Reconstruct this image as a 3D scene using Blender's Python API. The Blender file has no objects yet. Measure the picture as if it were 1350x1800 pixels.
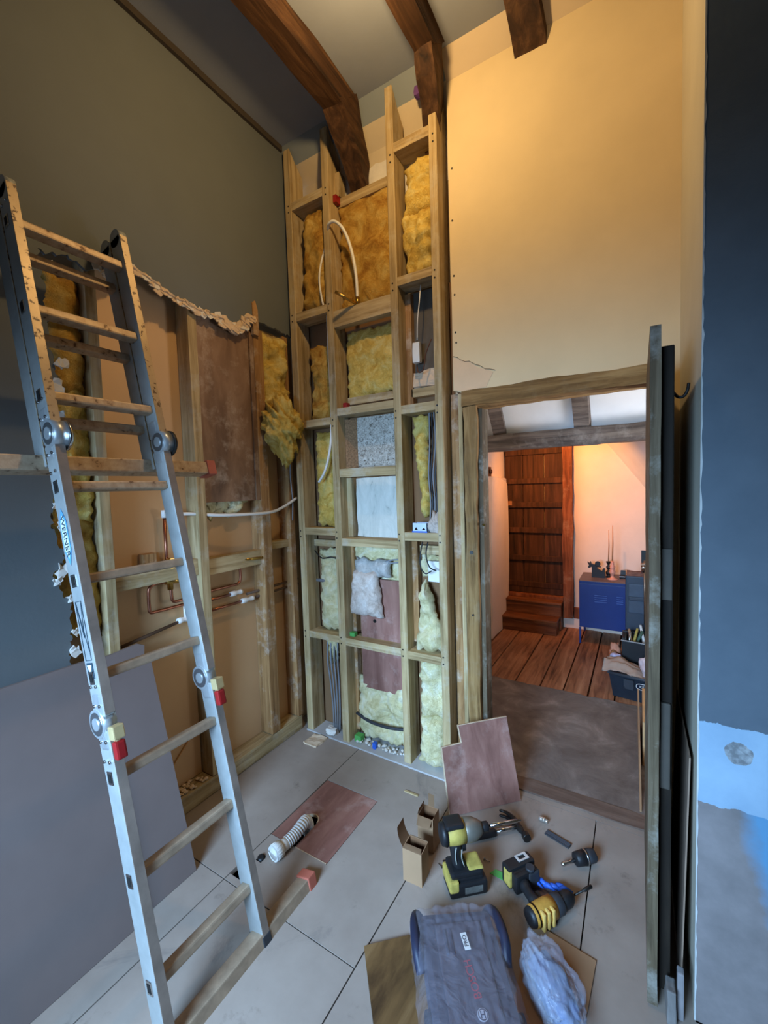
import bpy, bmesh, math, random
from mathutils import Vector, Matrix, noise, Euler
random.seed(7)
sc = bpy.context.scene
R = math.radians

# ------------------------------------------------------------------ camera
def setup_camera():
    yaw, pitch, roll = R(31.18), R(3.27), R(1.82)
    f = Vector((-math.sin(yaw)*math.cos(pitch), math.cos(yaw)*math.cos(pitch), -math.sin(pitch)))
    r = Vector((math.cos(yaw), math.sin(yaw), 0))
    d = f.cross(r)
    r2 = math.cos(roll)*r + math.sin(roll)*d
    d2 = -math.sin(roll)*r + math.cos(roll)*d
    m = Matrix((r2, -d2, -f)).transposed().to_4x4()
    m.translation = Vector((0, 0, 1.5))
    cam = bpy.data.cameras.new('camera')
    cam.sensor_fit = 'HORIZONTAL'; cam.sensor_width = 36.0
    cam.lens = 739.2/1350*36.0
    cam.clip_start = 0.02
    o = bpy.data.objects.new('camera', cam)
    o.matrix_world = m
    sc.collection.objects.link(o); sc.camera = o
setup_camera()

# ------------------------------------------------------------------ world, lights, exposure
w = bpy.data.worlds.new('world'); sc.world = w; w.use_nodes = True
bg = w.node_tree.nodes['Background']
bg.inputs[0].default_value = (0.45, 0.66, 1.0, 1); bg.inputs[1].default_value = 0.9

def light(name, kind, loc, power, color, target=None, **kw):
    l = bpy.data.lights.new(name, kind); l.energy = power; l.color = color
    for k, v in kw.items(): setattr(l, k, v)
    o = bpy.data.objects.new(name, l); sc.collection.objects.link(o); o.location = loc
    if target is not None:
        o.rotation_euler = (Vector(target)-Vector(loc)).to_track_quat('-Z', 'Y').to_euler()
    return o
# daylight through the bathroom window behind the camera
light('daylight_window', 'AREA', (-0.85, -1.22, 1.38), 62, (0.38, 0.64, 1.0), target=(-0.80, 1.9, 0.05),
      shape='RECTANGLE', size=1.1, size_y=0.9, spread=R(84))
# warm pendant bulb hanging just above the frame
light('ceiling_bulb', 'POINT', (-0.76, 1.21, 3.20), 31, (1.0, 0.66, 0.29), shadow_soft_size=0.04)
# hall: daylight through the hall window, warm bulb behind the hall beam
light('hall_window_light', 'AREA', (1.30, 2.68, 1.10), 25, (0.84, 0.88, 1.0), target=(-0.3, 2.35, 2.35),
      shape='RECTANGLE', size=0.8, size_y=0.9, spread=R(120))
light('hall_bulb', 'SPOT', (-0.74, 3.70, 1.98), 84, (1.0, 0.37, 0.075), target=(-0.62, 4.65, 1.40), spot_size=R(112), spot_blend=0.9, shadow_soft_size=0.05)

sc.view_settings.view_transform = 'Standard'
sc.view_settings.look = 'None'
sc.view_settings.gamma = 1.0
sc.view_settings.use_curve_mapping = False
sc.view_settings.exposure = 0.0

# ------------------------------------------------------------------ materials
def lin(c):
    return tuple((x/255/12.92 if x/255 <= 0.04045 else ((x/255+0.055)/1.055)**2.4) for x in c) + (1.0,)
MATS = {}
def base_mat(name, rough=0.7, metal=0.0, spec=0.4):
    m = bpy.data.materials.new(name); m.use_nodes = True
    nt = m.node_tree; b = nt.nodes['Principled BSDF']
    b.inputs['Roughness'].default_value = rough; b.inputs['Metallic'].default_value = metal
    b.inputs['Specular IOR Level'].default_value = spec
    return m, nt, b
def N(nt, t, **kw):
    n = nt.nodes.new(t)
    for k, v in kw.items():
        if isinstance(k, str) and hasattr(n, k): setattr(n, k, v)
    return n
def coords(nt, scale, rnd=True):
    tc = N(nt, 'ShaderNodeTexCoord'); mp = N(nt, 'ShaderNodeMapping')
    mp.inputs['Scale'].default_value = scale
    nt.links.new(tc.outputs['Object'], mp.inputs['Vector'])
    if rnd:
        oi = N(nt, 'ShaderNodeObjectInfo'); mul = N(nt, 'ShaderNodeMath', operation='MULTIPLY'); mul.inputs[1].default_value = 37.0
        nt.links.new(oi.outputs['Random'], mul.inputs[0]); nt.links.new(mul.outputs[0], mp.inputs['Location'])
    return mp.outputs['Vector']
def noise_tex(nt, vec, scale=5, detail=5, rough=0.6, dist=0.0):
    n = N(nt, 'ShaderNodeTexNoise'); n.inputs['Scale'].default_value = scale; n.inputs['Detail'].default_value = detail
    n.inputs['Roughness'].default_value = rough; n.inputs['Distortion'].default_value = dist
    nt.links.new(vec, n.inputs['Vector']); return n.outputs['Fac']
def ramp(nt, fac, stops):
    r = N(nt, 'ShaderNodeValToRGB'); e = r.color_ramp.elements
    e[0].position, e[0].color = stops[0]; e[1].position, e[1].color = stops[-1]
    for p, c in stops[1:-1]:
        x = e.new(p); x.color = c
    nt.links.new(fac, r.inputs['Fac']); return r.outputs['Color']
def bump(nt, b, fac, strength=0.3, dist=0.01):
    n = N(nt, 'ShaderNodeBump'); n.inputs['Strength'].default_value = strength; n.inputs['Distance'].default_value = dist
    nt.links.new(fac, n.inputs['Height']); nt.links.new(n.outputs['Normal'], b.inputs['Normal'])
def mixc(nt, fac, a, b2, mode='MIX'):
    n = N(nt, 'ShaderNodeMix', data_type='RGBA', blend_type=mode)
    if isinstance(fac, (int, float)): n.inputs[0].default_value = fac
    else: nt.links.new(fac, n.inputs[0])
    for s, x in ((6, a), (7, b2)):
        if isinstance(x, tuple): n.inputs[s].default_value = x
        else: nt.links.new(x, n.inputs[s])
    return n.outputs[2]
def mul(c, k): return (c[0]*k, c[1]*k, c[2]*k, 1)

def plain(name, col, rough=0.6, metal=0.0, spec=0.4, var=0.15, scale=14, bmp=0.0):
    if name in MATS: return MATS[name]
    m, nt, b = base_mat(name, rough, metal, spec); c = lin(col)
    f = noise_tex(nt, coords(nt, (1, 1, 1)), scale, 5)
    nt.links.new(ramp(nt, f, [(0.3, mul(c, 1-var)), (0.7, mul(c, 1+var))]), b.inputs['Base Color'])
    if bmp: bump(nt, b, f, bmp)
    MATS[name] = m; return m
def wood(name, dark, mid, light_, axis='z', rough=0.75, grain=26, dirt=None, dirt_amt=0.5, bmp=0.25):
    if name in MATS: return MATS[name]
    m, nt, b = base_mat(name, rough, 0, 0.25)
    g = {'x': (1.3, grain, grain), 'y': (grain, 1.3, grain), 'z': (grain, grain, 1.3)}[axis]
    f = noise_tex(nt, coords(nt, g), 1.6, 7, 0.62, 0.6)
    col = ramp(nt, f, [(0.28, lin(dark)), (0.5, lin(mid)), (0.74, lin(light_))])
    f2 = noise_tex(nt, coords(nt, (1, 1, 1)), 3.2, 4)
    col = mixc(nt, 0.55, col, ramp(nt, f2, [(0.3, (0.62, 0.60, 0.56, 1)), (0.7, (1.15, 1.15, 1.15, 1))]), 'MULTIPLY')
    if dirt:
        f3 = noise_tex(nt, coords(nt, (1, 1, 1)), 7, 8, 0.7)
        rr = ramp(nt, f3, [(0.52, (0, 0, 0, 1)), (0.68, (dirt_amt,)*3+(1,))])
        col = mixc(nt, rr, col, lin(dirt))
    nt.links.new(col, b.inputs['Base Color']); bump(nt, b, f, bmp, 0.004)
    MATS[name] = m; return m
def paint(name, col, var=0.07, scale=2.2, rough=0.7, bmp=0.12, fine=60):
    if name in MATS: return MATS[name]
    m, nt, b = base_mat(name, rough, 0, 0.3); c = lin(col)
    v = coords(nt, (1, 1, 1), False)
    f = noise_tex(nt, v, scale, 4)
    nt.links.new(ramp(nt, f, [(0.3, mul(c, 1-var)), (0.7, mul(c, 1+var))]), b.inputs['Base Color'])
    f2 = noise_tex(nt, v, fine, 3); bump(nt, b, f2, bmp, 0.003)
    MATS[name] = m; return m
def wool(name, a, b_, c_, scale=16):
    if name in MATS: return MATS[name]
    m, nt, b = base_mat(name, 0.95, 0, 0.1)
    v = coords(nt, (1, 1, 1))
    f = noise_tex(nt, v, scale, 8, 0.68, 0.8)
    nt.links.new(ramp(nt, f, [(0.3, lin(a)), (0.5, lin(b_)), (0.68, lin(c_))]), b.inputs['Base Color'])
    f2 = noise_tex(nt, v, 95, 5, 0.7, 1.5); bump(nt, b, f2, 0.9, 0.012)
    MATS[name] = m; return m

PINE = dict(dark=(126, 104, 68), mid=(178, 154, 112), light_=(204, 184, 144))
w_pine_z = wood('pine_upright', axis='z', dirt=(190, 182, 165), dirt_amt=0.45, **PINE)
w_pine_x = wood('pine_cross', axis='x', dirt=(190, 182, 165), dirt_amt=0.6, **PINE)
w_pine_y = wood('pine_long', axis='y', dirt=(190, 182, 165), dirt_amt=0.5, **PINE)
w_pine_old = wood('old_pine_upright', (108, 74, 44), (162, 122, 78), (190, 152, 106), 'z', dirt=(215, 205, 190), dirt_amt=0.5)
w_oak_z = wood('old_oak_upright', (84, 58, 28), (142, 108, 64), (178, 144, 96), 'z', grain=20, dirt=(150, 130, 100), dirt_amt=0.4, bmp=0.6)
w_oak_x = wood('old_oak_cross', (84, 58, 28), (140, 106, 62), (176, 142, 92), 'x', grain=20, dirt=(150, 130, 100), dirt_amt=0.4, bmp=0.8)
w_beam = wood('ceiling_beam_wood', (34, 21, 12), (66, 43, 26), (102, 72, 46), 'y', grain=14, bmp=0.6)
w_hallbeam = wood('hall_beam_wood', (58, 50, 46), (104, 92, 84), (140, 126, 114), 'x', grain=18, dirt=(190, 180, 170), dirt_amt=0.3, bmp=0.9)
w_halldoor = wood('hall_door_wood', (36, 21, 14), (68, 42, 28), (94, 60, 42), 'z', grain=16)
w_hallpost = wood('hall_post_wood', (70, 36, 20), (124, 70, 42), (160, 100, 66), 'z', grain=14, dirt=(200, 170, 140), dirt_amt=0.25, bmp=0.6)
w_plank = wood('hall_plank_wood', (88, 54, 36), (156, 106, 74), (190, 140, 104), 'y', grain=15, rough=0.5)
w_step = wood('step_wood', (60, 34, 20), (112, 68, 42), (150, 98, 62), 'x', grain=15, rough=0.45)
w_doorgrey = wood('door_edge_wood', (62, 50, 36), (98, 84, 64), (130, 116, 94), 'z', grain=18, dirt=(190, 190, 180), dirt_amt=0.4)
w_doorshade = wood('door_shaded_wood', (20, 15, 11), (34, 27, 20), (48, 40, 31), 'z', grain=18)  # unlit back of the open door: its shade is put into the wood colour
w_ply = wood('red_plywood', (112, 74, 64), (142, 100, 88), (166, 124, 110), 'z', grain=7, dirt=(196, 172, 160), dirt_amt=0.35, bmp=0.08)
w_plyh = wood('red_plywood_flat', (112, 74, 64), (142, 98, 86), (164, 120, 106), 'y', grain=7, dirt=(196, 172, 160), dirt_amt=0.35, bmp=0.08)
w_ply_edge = wood('plywood_edge', (170, 140, 112), (205, 180, 150), (226, 206, 178), 'x', grain=12)
w_hardboard = wood('brown_hardboard', (96, 72, 54), (130, 100, 76), (156, 126, 100), 'z', grain=5, dirt=(190, 170, 150), dirt_amt=0.5, bmp=0.1)
w_board = wood('brown_board', (70, 48, 26), (112, 82, 48), (140, 108, 70), 'y', grain=9)
tanboard = plain('tan_backing', (204, 166, 122), 0.9, var=0.06, scale=2)
cream = paint('cream_paint', (222, 200, 158))
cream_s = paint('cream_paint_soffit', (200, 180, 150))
teal = paint('dark_teal_paint', (98, 103, 104), var=0.06)
ceil_m = paint('ceiling_paint', (138, 144, 154))
slate = paint('slate_soffit_paint', (126, 134, 138))
white_m = paint('hall_white_plaster', (228, 230, 230), 0.05, 4, bmp=0.5, fine=9)
hall_m = paint('hall_pink_plaster', (234, 214, 196), 0.05, 4, bmp=0.4, fine=14)
plaster_bare = plain('bare_plaster', (208, 182, 152), 0.95, var=0.12, scale=20, bmp=0.4)
plaster_white = plain('white_plaster', (214, 208, 198), 0.95, var=0.1, scale=16, bmp=0.3)
gypsum = plain('grey_plasterboard', (116, 102, 97), 0.9, var=0.06, scale=5)
ins_y = wool('yellow_mineral_wool', (196, 150, 62), (234, 200, 104), (246, 226, 150))
ins_amber = wool('amber_mineral_wool', (150, 96, 34), (204, 158, 74), (228, 194, 112), 10)
ins_pale = wool('pale_mineral_wool', (196, 180, 124), (236, 224, 174), (246, 240, 210))
ins_white = wool('pinkish_white_wool', (176, 156, 140), (222, 206, 192), (238, 228, 218))
ins_grey = wool('grey_wool', (160, 158, 152), (196, 194, 188), (220, 218, 212))
alu = plain('dusty_aluminium', (160, 163, 160), 0.42, 0.35, 0.5, var=0.12, scale=18)
chrome = plain('chrome', (210, 210, 210), 0.15, 1.0, 0.5, var=0.03)
dark_metal = plain('dark_metal', (60, 58, 56), 0.4, 0.8)
brass = plain('brass', (196, 158, 84), 0.28, 1.0, var=0.06)
copper = plain('copper', (160, 104, 82), 0.34, 1.0, var=0.12)
white_pl = plain('white_plastic', (226, 224, 218), 0.4, var=0.04)
black_pl = plain('black_plastic', (28, 28, 30), 0.5, var=0.1)
char_pl = plain('charcoal_plastic', (48, 50, 54), 0.55, var=0.15)
yel_pl = plain('yellow_plastic', (180, 158, 78), 0.6, var=0.22, scale=40)
ochre_pl = plain('ochre_plastic', (188, 138, 58), 0.5, var=0.2, scale=40)
red_pl = plain('red_plastic', (140, 28, 28), 0.4, var=0.08)
pink_rub = plain('faded_red_rubber', (178, 96, 76), 0.7, var=0.1)
grey_cab = plain('grey_cable', (126, 128, 132), 0.55, var=0.06)
blue_pl = plain('blue_plastic', (42, 92, 190), 0.5, var=0.2)
green_pl = plain('green_plastic', (82, 160, 80), 0.6, var=0.1)
card_m = plain('cardboard', (158, 124, 92), 0.9, var=0.07, scale=6)
card_in = plain('cardboard_inside', (120, 84, 56), 0.95, var=0.08, scale=6)
dark_m = plain('dark_void', (18, 15, 12), 1.0, var=0.1)
navy = plain('navy_metal', (30, 54, 120), 0.35, var=0.05)
steel = plain('steel', (190, 190, 190), 0.25, 1.0, var=0.05)
black_iron = plain('black_iron', (22, 20, 20), 0.5, var=0.1)

def grime_alu():
    m, nt, b = base_mat('spattered_aluminium', 0.42, 0.75, 0.5)
    v = coords(nt, (1, 1, 1))
    f = noise_tex(nt, v, 55, 4, 0.55); g = noise_tex(nt, v, 6, 5)
    c = ramp(nt, g, [(0.3, lin((160, 138, 108))), (0.7, lin((196, 172, 138)))])
    s = ramp(nt, f, [(0.57, (0, 0, 0, 1)), (0.62, (1, 1, 1, 1))])
    c = mixc(nt, s, c, lin((98, 72, 50)))
    nt.links.new(c, b.inputs['Base Color'])
    i = N(nt, 'ShaderNodeMath', operation='MULTIPLY_ADD'); i.inputs[1].default_value = -0.3; i.inputs[2].default_value = 0.35
    nt.links.new(s, i.inputs[0]); nt.links.new(i.outputs[0], b.inputs['Metallic'])
    return m
alu_dirty = grime_alu()
alu_grim = plain('grimy_aluminium', (140, 126, 114), 0.5, 0.2, 0.4, var=0.25, scale=11)
rung_low = plain('grimy_rung', (166, 144, 120), 0.5, 0.25, 0.4, var=0.22, scale=22)
def rung_mat():
    m, nt, b = base_mat('dusty_rung', 0.55, 0.35, 0.4)
    v = coords(nt, (1, 1, 1)); f = noise_tex(nt, v, 40, 5, 0.6)
    nt.links.new(ramp(nt, f, [(0.35, lin((196, 174, 146))), (0.6, lin((176, 150, 122))), (0.68, lin((96, 72, 54)))]), b.inputs['Base Color'])
    return m
rung_m = rung_mat()
def woodwool():
    m, nt, b = base_mat('wood_wool_board', 0.95, 0, 0.1)
    v = coords(nt, (1, 1, 1)); f = noise_tex(nt, v, 62, 6, 0.75, 1.6)
    nt.links.new(ramp(nt, f, [(0.36, lin((92, 84, 74))), (0.47, lin((196, 192, 180))), (0.6, lin((228, 226, 216)))]), b.inputs['Base Color'])
    bump(nt, b, f, 1.0, 0.01); return m
woodwool_m = woodwool()
def foilboard():
    m, nt, b = base_mat('grey_cracked_sheet', 0.8, 0, 0.3)
    f = noise_tex(nt, coords(nt, (6, 6, 2)), 1.8, 6, 0.7, 1.5)
    nt.links.new(ramp(nt, f, [(0.3, lin((120, 122, 112))), (0.42, lin((192, 194, 184))), (0.7, lin((212, 212, 202)))]), b.inputs['Base Color'])
    bump(nt, b, f, 0.5, 0.01); return m
foil_m = foilboard()
def floor_mat():
    m, nt, b = base_mat('dusty_grey_floor_board', 0.75, 0, 0.3)
    v = coords(nt, (1, 1, 1), False)
    f = noise_tex(nt, v, 2.6, 6, 0.6); g = noise_tex(nt, coords(nt, (40, 3, 3), False), 1, 4)
    c = ramp(nt, f, [(0.3, lin((138, 123, 111))), (0.7, lin((164, 149, 136)))])
    s = noise_tex(nt, v, 9, 5, 0.7); st = ramp(nt, s, [(0.60, (0, 0, 0, 1)), (0.74, (0.6, 0.6, 0.6, 1))])
    c = mixc(nt, st, c, lin((104, 92, 82)))
    s2_ = noise_tex(nt, v, 2.1, 7, 0.72, 1.4); c = mixc(nt, ramp(nt, s2_, [(0.58, (0, 0, 0, 1)), (0.72, (0.55, 0.55, 0.55, 1))]), c, lin((92, 86, 84)))
    nt.links.new(c, b.inputs['Base Color']); bump(nt, b, g, 0.06, 0.003); return m
floor_m = floor_mat()
def carpet_mat():
    m, nt, b = base_mat('dusty_grey_covering', 0.9, 0, 0.2)
    v = coords(nt, (1, 1, 1), False); f = noise_tex(nt, v, 5, 8, 0.65, 0.6)
    nt.links.new(ramp(nt, f, [(0.3, lin((96, 84, 76))), (0.55, lin((120, 108, 100))), (0.72, lin((150, 138, 129)))]), b.inputs['Base Color'])
    bump(nt, b, noise_tex(nt, v, 160, 2), 0.3, 0.003); return m
carpet_m = carpet_mat()
def near_wall_mat():
    # teal paint above, bared pale board band with a grey filler patch, grey plaster lower left, pale paint lower right
    m, nt, b = base_mat('patched_teal_wall', 0.7, 0, 0.3)
    tc = N(nt, 'ShaderNodeTexCoord'); v = tc.outputs['Object']
    sep = N(nt, 'ShaderNodeSeparateXYZ'); nt.links.new(v, sep.inputs[0])
    n1 = noise_tex(nt, v, 9, 5, 0.6); n2 = noise_tex(nt, v, 55, 4, 0.6)
    def math_(op, a, b_, c_=None):
        n = N(nt, 'ShaderNodeMath', operation=op)
        for i, x in enumerate((a, b_, c_)):
            if x is None: continue
            if isinstance(x, (int, float)): n.inputs[i].default_value = x
            else: nt.links.new(x, n.inputs[i])
        return n.outputs[0]
    zc = math_('ADD', sep.outputs['Z'], math_('MULTIPLY_ADD', n2, 0.02, -0.01))
    zb = math_('ADD', sep.outputs['Z'], math_('MULTIPLY_ADD', n1, 0.05, -0.025))
    xb = math_('ADD', sep.outputs['X'], math_('MULTIPLY_ADD', n1, 0.08, -0.04))
    grey = ramp(nt, n1, [(0.3, lin((116, 110, 108))), (0.7, lin((140, 132, 130)))])
    pale = ramp(nt, n1, [(0.3, lin((136, 164, 186))), (0.7, lin((152, 180, 200)))])
    # diagonal border between grey plaster and paler paint in the lower part: x - 0.215 > 0.30*(0.62 - z)
    e = math_('SUBTRACT', math_('SUBTRACT', xb, 0.225), math_('MULTIPLY', math_('SUBTRACT', 0.62, sep.outputs['Z']), 0.26))
    k = N(nt, 'ShaderNodeMapRange'); k.inputs['From Min'].default_value = -0.012; k.inputs['From Max'].default_value = 0.03
    nt.links.new(e, k.inputs['Value'])
    low = mixc(nt, k.outputs[0], grey, lin((92, 142, 176)))
    band = math_('GREATER_THAN', zb, 0.632)
    col = mixc(nt, band, low, pale)
    # round grey filler patch
    dx = math_('DIVIDE', math_('SUBTRACT', sep.outputs['X'], 0.223), 0.030); dz = math_('DIVIDE', math_('SUBTRACT', sep.outputs['Z'], 0.790), 0.030)
    r2 = math_('ADD', math_('MULTIPLY', dx, dx), math_('MULTIPLY', dz, dz))
    circ = math_('LESS_THAN', math_('ADD', r2, math_('MULTIPLY_ADD', n2, 0.9, -0.45)), 0.95)
    col = mixc(nt, circ, col, ramp(nt, n2, [(0.4, lin((112, 116, 118))), (0.65, lin((158, 164, 166)))]))
    top = math_('GREATER_THAN', zc, 0.857)
    col = mixc(nt, top, col, ramp(nt, n1, [(0.3, lin((84, 96, 106))), (0.7, lin((92, 104, 114)))]))
    nt.links.new(col, b.inputs['Base Color']); bump(nt, b, n2, 0.15, 0.004); return m
near_m = near_wall_mat()
def clear_plastic(name, tint, alpha=0.35, rough=0.12):
    m, nt, b = base_mat(name, rough, 0, 0.7)
    b.inputs['Base Color'].default_value = lin(tint); b.inputs['Alpha'].default_value = alpha
    f = noise_tex(nt, coords(nt, (1, 1, 1)), 14, 5, 0.6, 1.0); bump(nt, b, f, 0.5, 0.02); return m
film_m = clear_plastic('clear_polythene', (196, 206, 226), 0.22, 0.14)
film2_m = clear_plastic('dusty_polythene', (176, 172, 184), 0.17, 0.18)

# ------------------------------------------------------------------ builders
def link(o): sc.collection.objects.link(o); return o
def wloc(o):
    v = Vector((0, 0, 0))
    while o is not None: v += o.location; o = o.parent
    return v
def obj(name, bm, mat, parent=None, local=False, smooth=False, mats=None, at=None):
    """Link a bmesh as ONE mesh object. World-space verts are shifted into the parent's frame unless local."""
    off = Vector((0, 0, 0))
    if not local:
        if parent is not None: off = wloc(parent)
        elif at is not None: off = Vector(at)
    if off.length: bmesh.ops.translate(bm, verts=bm.verts, vec=-off)
    bmesh.ops.recalc_face_normals(bm, faces=bm.faces)
    me = bpy.data.meshes.new(name); bm.to_mesh(me); bm.free()
    if smooth:
        for p in me.polygons: p.use_smooth = True
    for x in (mats or [mat]): me.materials.append(x)
    o = bpy.data.objects.new(name, me); link(o)
    if parent is not None: o.parent = parent
    elif at is not None and not local: o.location = at
    return o
def thing(name, label, cat, loc=(0, 0, 0), group=None):
    o = bpy.data.objects.new(name, None); link(o); o.location = loc; o.empty_display_size = 0.05
    return tag(o, label, cat, group)
def tag(o, label, cat, group=None):
    o['label'] = label; o['category'] = cat
    if group: o['group'] = group
    return o
def struct(o): o['kind'] = 'structure'; return o

def box(bm, x0, x1, y0, y1, z0, z1, bev=0.0, mi=0):
    r = bmesh.ops.create_cube(bm, size=1.0); vs = r['verts']
    bmesh.ops.scale(bm, verts=vs, vec=(x1-x0, y1-y0, z1-z0)); bmesh.ops.translate(bm, verts=vs, vec=((x0+x1)/2, (y0+y1)/2, (z0+z1)/2))
    fs = set(f for v in vs for f in v.link_faces)
    if bev > 0:
        es = list(set(e for v in vs for e in v.link_edges))
        rb = bmesh.ops.bevel(bm, geom=es, offset=bev, segments=2, affect='EDGES', profile=0.6)
        fs = set(rb['faces']) | set(f for f in fs if f.is_valid)
    for f in fs: f.material_index = mi
    return bm
def B(*a, bev=0.0): return box(bmesh.new(), *a, bev=bev)
def prism(bm, pts, vec, mi=0):
    """Polygon pts (3D) extruded along vec."""
    vec = Vector(vec)
    a = [bm.verts.new(p) for p in pts]; b = [bm.verts.new(Vector(p)+vec) for p in pts]
    n = len(pts); fs = []
    fs.append(bm.faces.new(a)); fs.append(bm.faces.new(list(reversed(b))))
    for i in range(n): fs.append(bm.faces.new((a[i], b[i], b[(i+1) % n], a[(i+1) % n])))
    for f in fs: f.material_index = mi
    return bm
def tri_caps(bm):
    bm.normal_update()
    bmesh.ops.triangulate(bm, faces=[f for f in bm.faces if len(f.verts) > 4]); return bm
def frame_for(d):
    d = d.normalized(); up = Vector((0, 0, 1)) if abs(d.z) < 0.9 else Vector((1, 0, 0))
    u = d.cross(up).normalized(); return u, d.cross(u).normalized()
def tube(bm, pts, rad, seg=8, mi=0, cap=True):
    pts = [Vector(p) for p in pts]; rings = []
    prev = None
    for i, p in enumerate(pts):
        d = (pts[min(i+1, len(pts)-1)]-pts[max(i-1, 0)])
        if d.length < 1e-9: d = Vector((0, 0, 1))
        if prev is None: u, v = frame_for(d)
        else:
            dn = d.normalized(); u = (prev - dn*prev.dot(dn))
            u = u.normalized() if u.length > 1e-6 else frame_for(d)[0]; v = dn.cross(u)
        prev = u
        r = rad[i] if isinstance(rad, (list, tuple)) else rad
        rings.append([bm.verts.new(p + (u*math.cos(2*math.pi*k/seg)+v*math.sin(2*math.pi*k/seg))*r) for k in range(seg)])
    for a, b in zip(rings, rings[1:]):
        for k in range(seg):
            f = bm.faces.new((a[k], a[(k+1) % seg], b[(k+1) % seg], b[k])); f.material_index = mi; f.smooth = True
    if cap:
        f = bm.faces.new(rings[0]); f.material_index = mi
        f = bm.faces.new(list(reversed(rings[-1]))); f.material_index = mi
    return bm
def curve_pts(pts, n=8):
    """Catmull-Rom through pts."""
    P = [Vector(p) for p in pts]; P = [2*P[0]-P[1]] + P + [2*P[-1]-P[-2]]
    out = []
    for i in range(1, len(P)-2):
        for k in range(n):
            t = k/n
            out.append(0.5*((2*P[i]) + (P[i+1]-P[i-1])*t + (2*P[i-1]-5*P[i]+4*P[i+1]-P[i+2])*t*t + (3*P[i]-P[i-1]-3*P[i+1]+P[i+2])*t**3))
    out.append(P[-2]); return out
def T(pts, rad, n=8, seg=8): return tube(bmesh.new(), curve_pts(pts, n), rad, seg)
def cyl(bm, p0, p1, r, seg=20, mi=0, r2=None): return tube(bm, [p0, p1], [r, r if r2 is None else r2], seg, mi)
def CY(p0, p1, r, seg=20, r2=None): return cyl(bmesh.new(), p0, p1, r, seg, 0, r2)
def fbm(x, y, z, oct_=4):
    return noise.fractal(Vector((x, y, z)), 0.9, 2.1, oct_, noise_basis='PERLIN_ORIGINAL')
def roughen(bm, amp, freq, cuts=6, seed=0.0, long_axis=None):
    es = [e for e in bm.edges if long_axis is None or abs((e.verts[0].co-e.verts[1].co).normalized()[long_axis]) > 0.7]
    bmesh.ops.subdivide_edges(bm, edges=es, cuts=cuts, use_grid_fill=True)
    for v in bm.verts:
        p = v.co*freq
        v.co += Vector((fbm(p.x+seed, p.y, p.z), fbm(p.x, p.y+seed+9, p.z), fbm(p.x, p.y, p.z+seed+21)))*amp
    return bm

def batt(name, label, plane, a0, a1, z0, z1, front, depth, mat, seed, amp=0.018, group='mineral wool in the stud bays', rag=0.014, taper=(0, 0, 0, 0), res=0.012, lumps=2.2, parent=None, sag=0.0):
    """Fluffy wool batt. plane 'y': faces -Y, a is X; plane 'x': faces +X, a is Y. taper insets (left top, right top, left bottom, right bottom)."""
    na = max(8, int((a1-a0)/res)); nz = max(8, int((z1-z0)/res)); bm = bmesh.new(); grid = []
    s = seed*13.7
    for j in range(nz+1):
        t = j/nz; row = []
        l = a0 + taper[2]*(1-t) + taper[0]*t; r = a1 - taper[3]*(1-t) - taper[1]*t
        for i in range(na+1):
            u = i/na
            el = rag*fbm(s, z0+t*(z1-z0)*22, 3.1)*1.5; er = rag*fbm(s+5, t*(z1-z0)*22, 7.7)*1.5
            eb = rag*fbm(s+9, u*(a1-a0)*26, 1.3)*1.5; et = rag*fbm(s+14, u*(a1-a0)*26, 4.4)*1.5
            a = (l+el)*(1-u) + (r+er)*u; z = (z0+eb)*(1-t) + (z1+et)*t
            e = min(u, 1-u)*(a1-a0)*1.4; e2 = min(t, 1-t)*(z1-z0); ed = min(e, e2)
            prof = 1 - math.exp(-ed/0.022)
            big = fbm(a*7+s, z*lumps*3.2, s, 3); fine = fbm(a*30+s, z*30, s+3, 5)
            rid = 1-abs(fbm(a*11+s*2, z*6.5, s+8, 2))*1.6
            h = depth*prof + amp*prof*(1.5*big + 0.40*fine + 0.35*rid) + amp*0.12*fine + sag*prof*(1-t)
            f = front - h if plane == 'y' else front + h
            row.append(bm.verts.new((a, f, z) if plane == 'y' else (f, a, z)))
        grid.append(row)
    for j in range(nz):
        for i in range(na):
            f = bm.faces.new((grid[j][i], grid[j][i+1], grid[j+1][i+1], grid[j+1][i])); f.smooth = True
    ring = [grid[0][i] for i in range(na+1)] + [grid[j][na] for j in range(1, nz+1)] + [grid[nz][i] for i in range(na-1, -1, -1)] + [grid[j][0] for j in range(nz-1, 0, -1)]
    back = []
    for v in ring:
        c = v.co.copy()
        if plane == 'y': c.y = front+0.012
        else: c.x = front-0.012
        back.append(bm.verts.new(c))
    n = len(ring)
    for k in range(n): bm.faces.new((ring[k], back[k], back[(k+1) % n], ring[(k+1) % n]))
    bm.faces.new(back); tri_caps(bm)
    o = obj(name, bm, mat, parent, at=None if parent else ((a0+a1)/2, front, z0) if plane == 'y' else (front, (a0+a1)/2, z0))
    if not parent: tag(o, label, 'insulation', group)
    return o
def text_mesh(name, body, size, mat, parent, M, extrude=0.0006):
    cu = bpy.data.curves.new(name, 'FONT'); cu.body = body; cu.size = size; cu.extrude = extrude; cu.align_x = 'CENTER'; cu.align_y = 'CENTER'
    tmp = bpy.data.objects.new('tmp_text', cu); link(tmp)
    dg = bpy.context.evaluated_depsgraph_get(); me = bpy.data.meshes.new_from_object(tmp.evaluated_get(dg))
    bpy.data.objects.remove(tmp); bpy.data.curves.remove(cu)
    me.name = name; me.transform(M); me.materials.clear(); me.materials.append(mat)
    o = bpy.data.objects.new(name, me); link(o); o.parent = parent; return o
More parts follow.
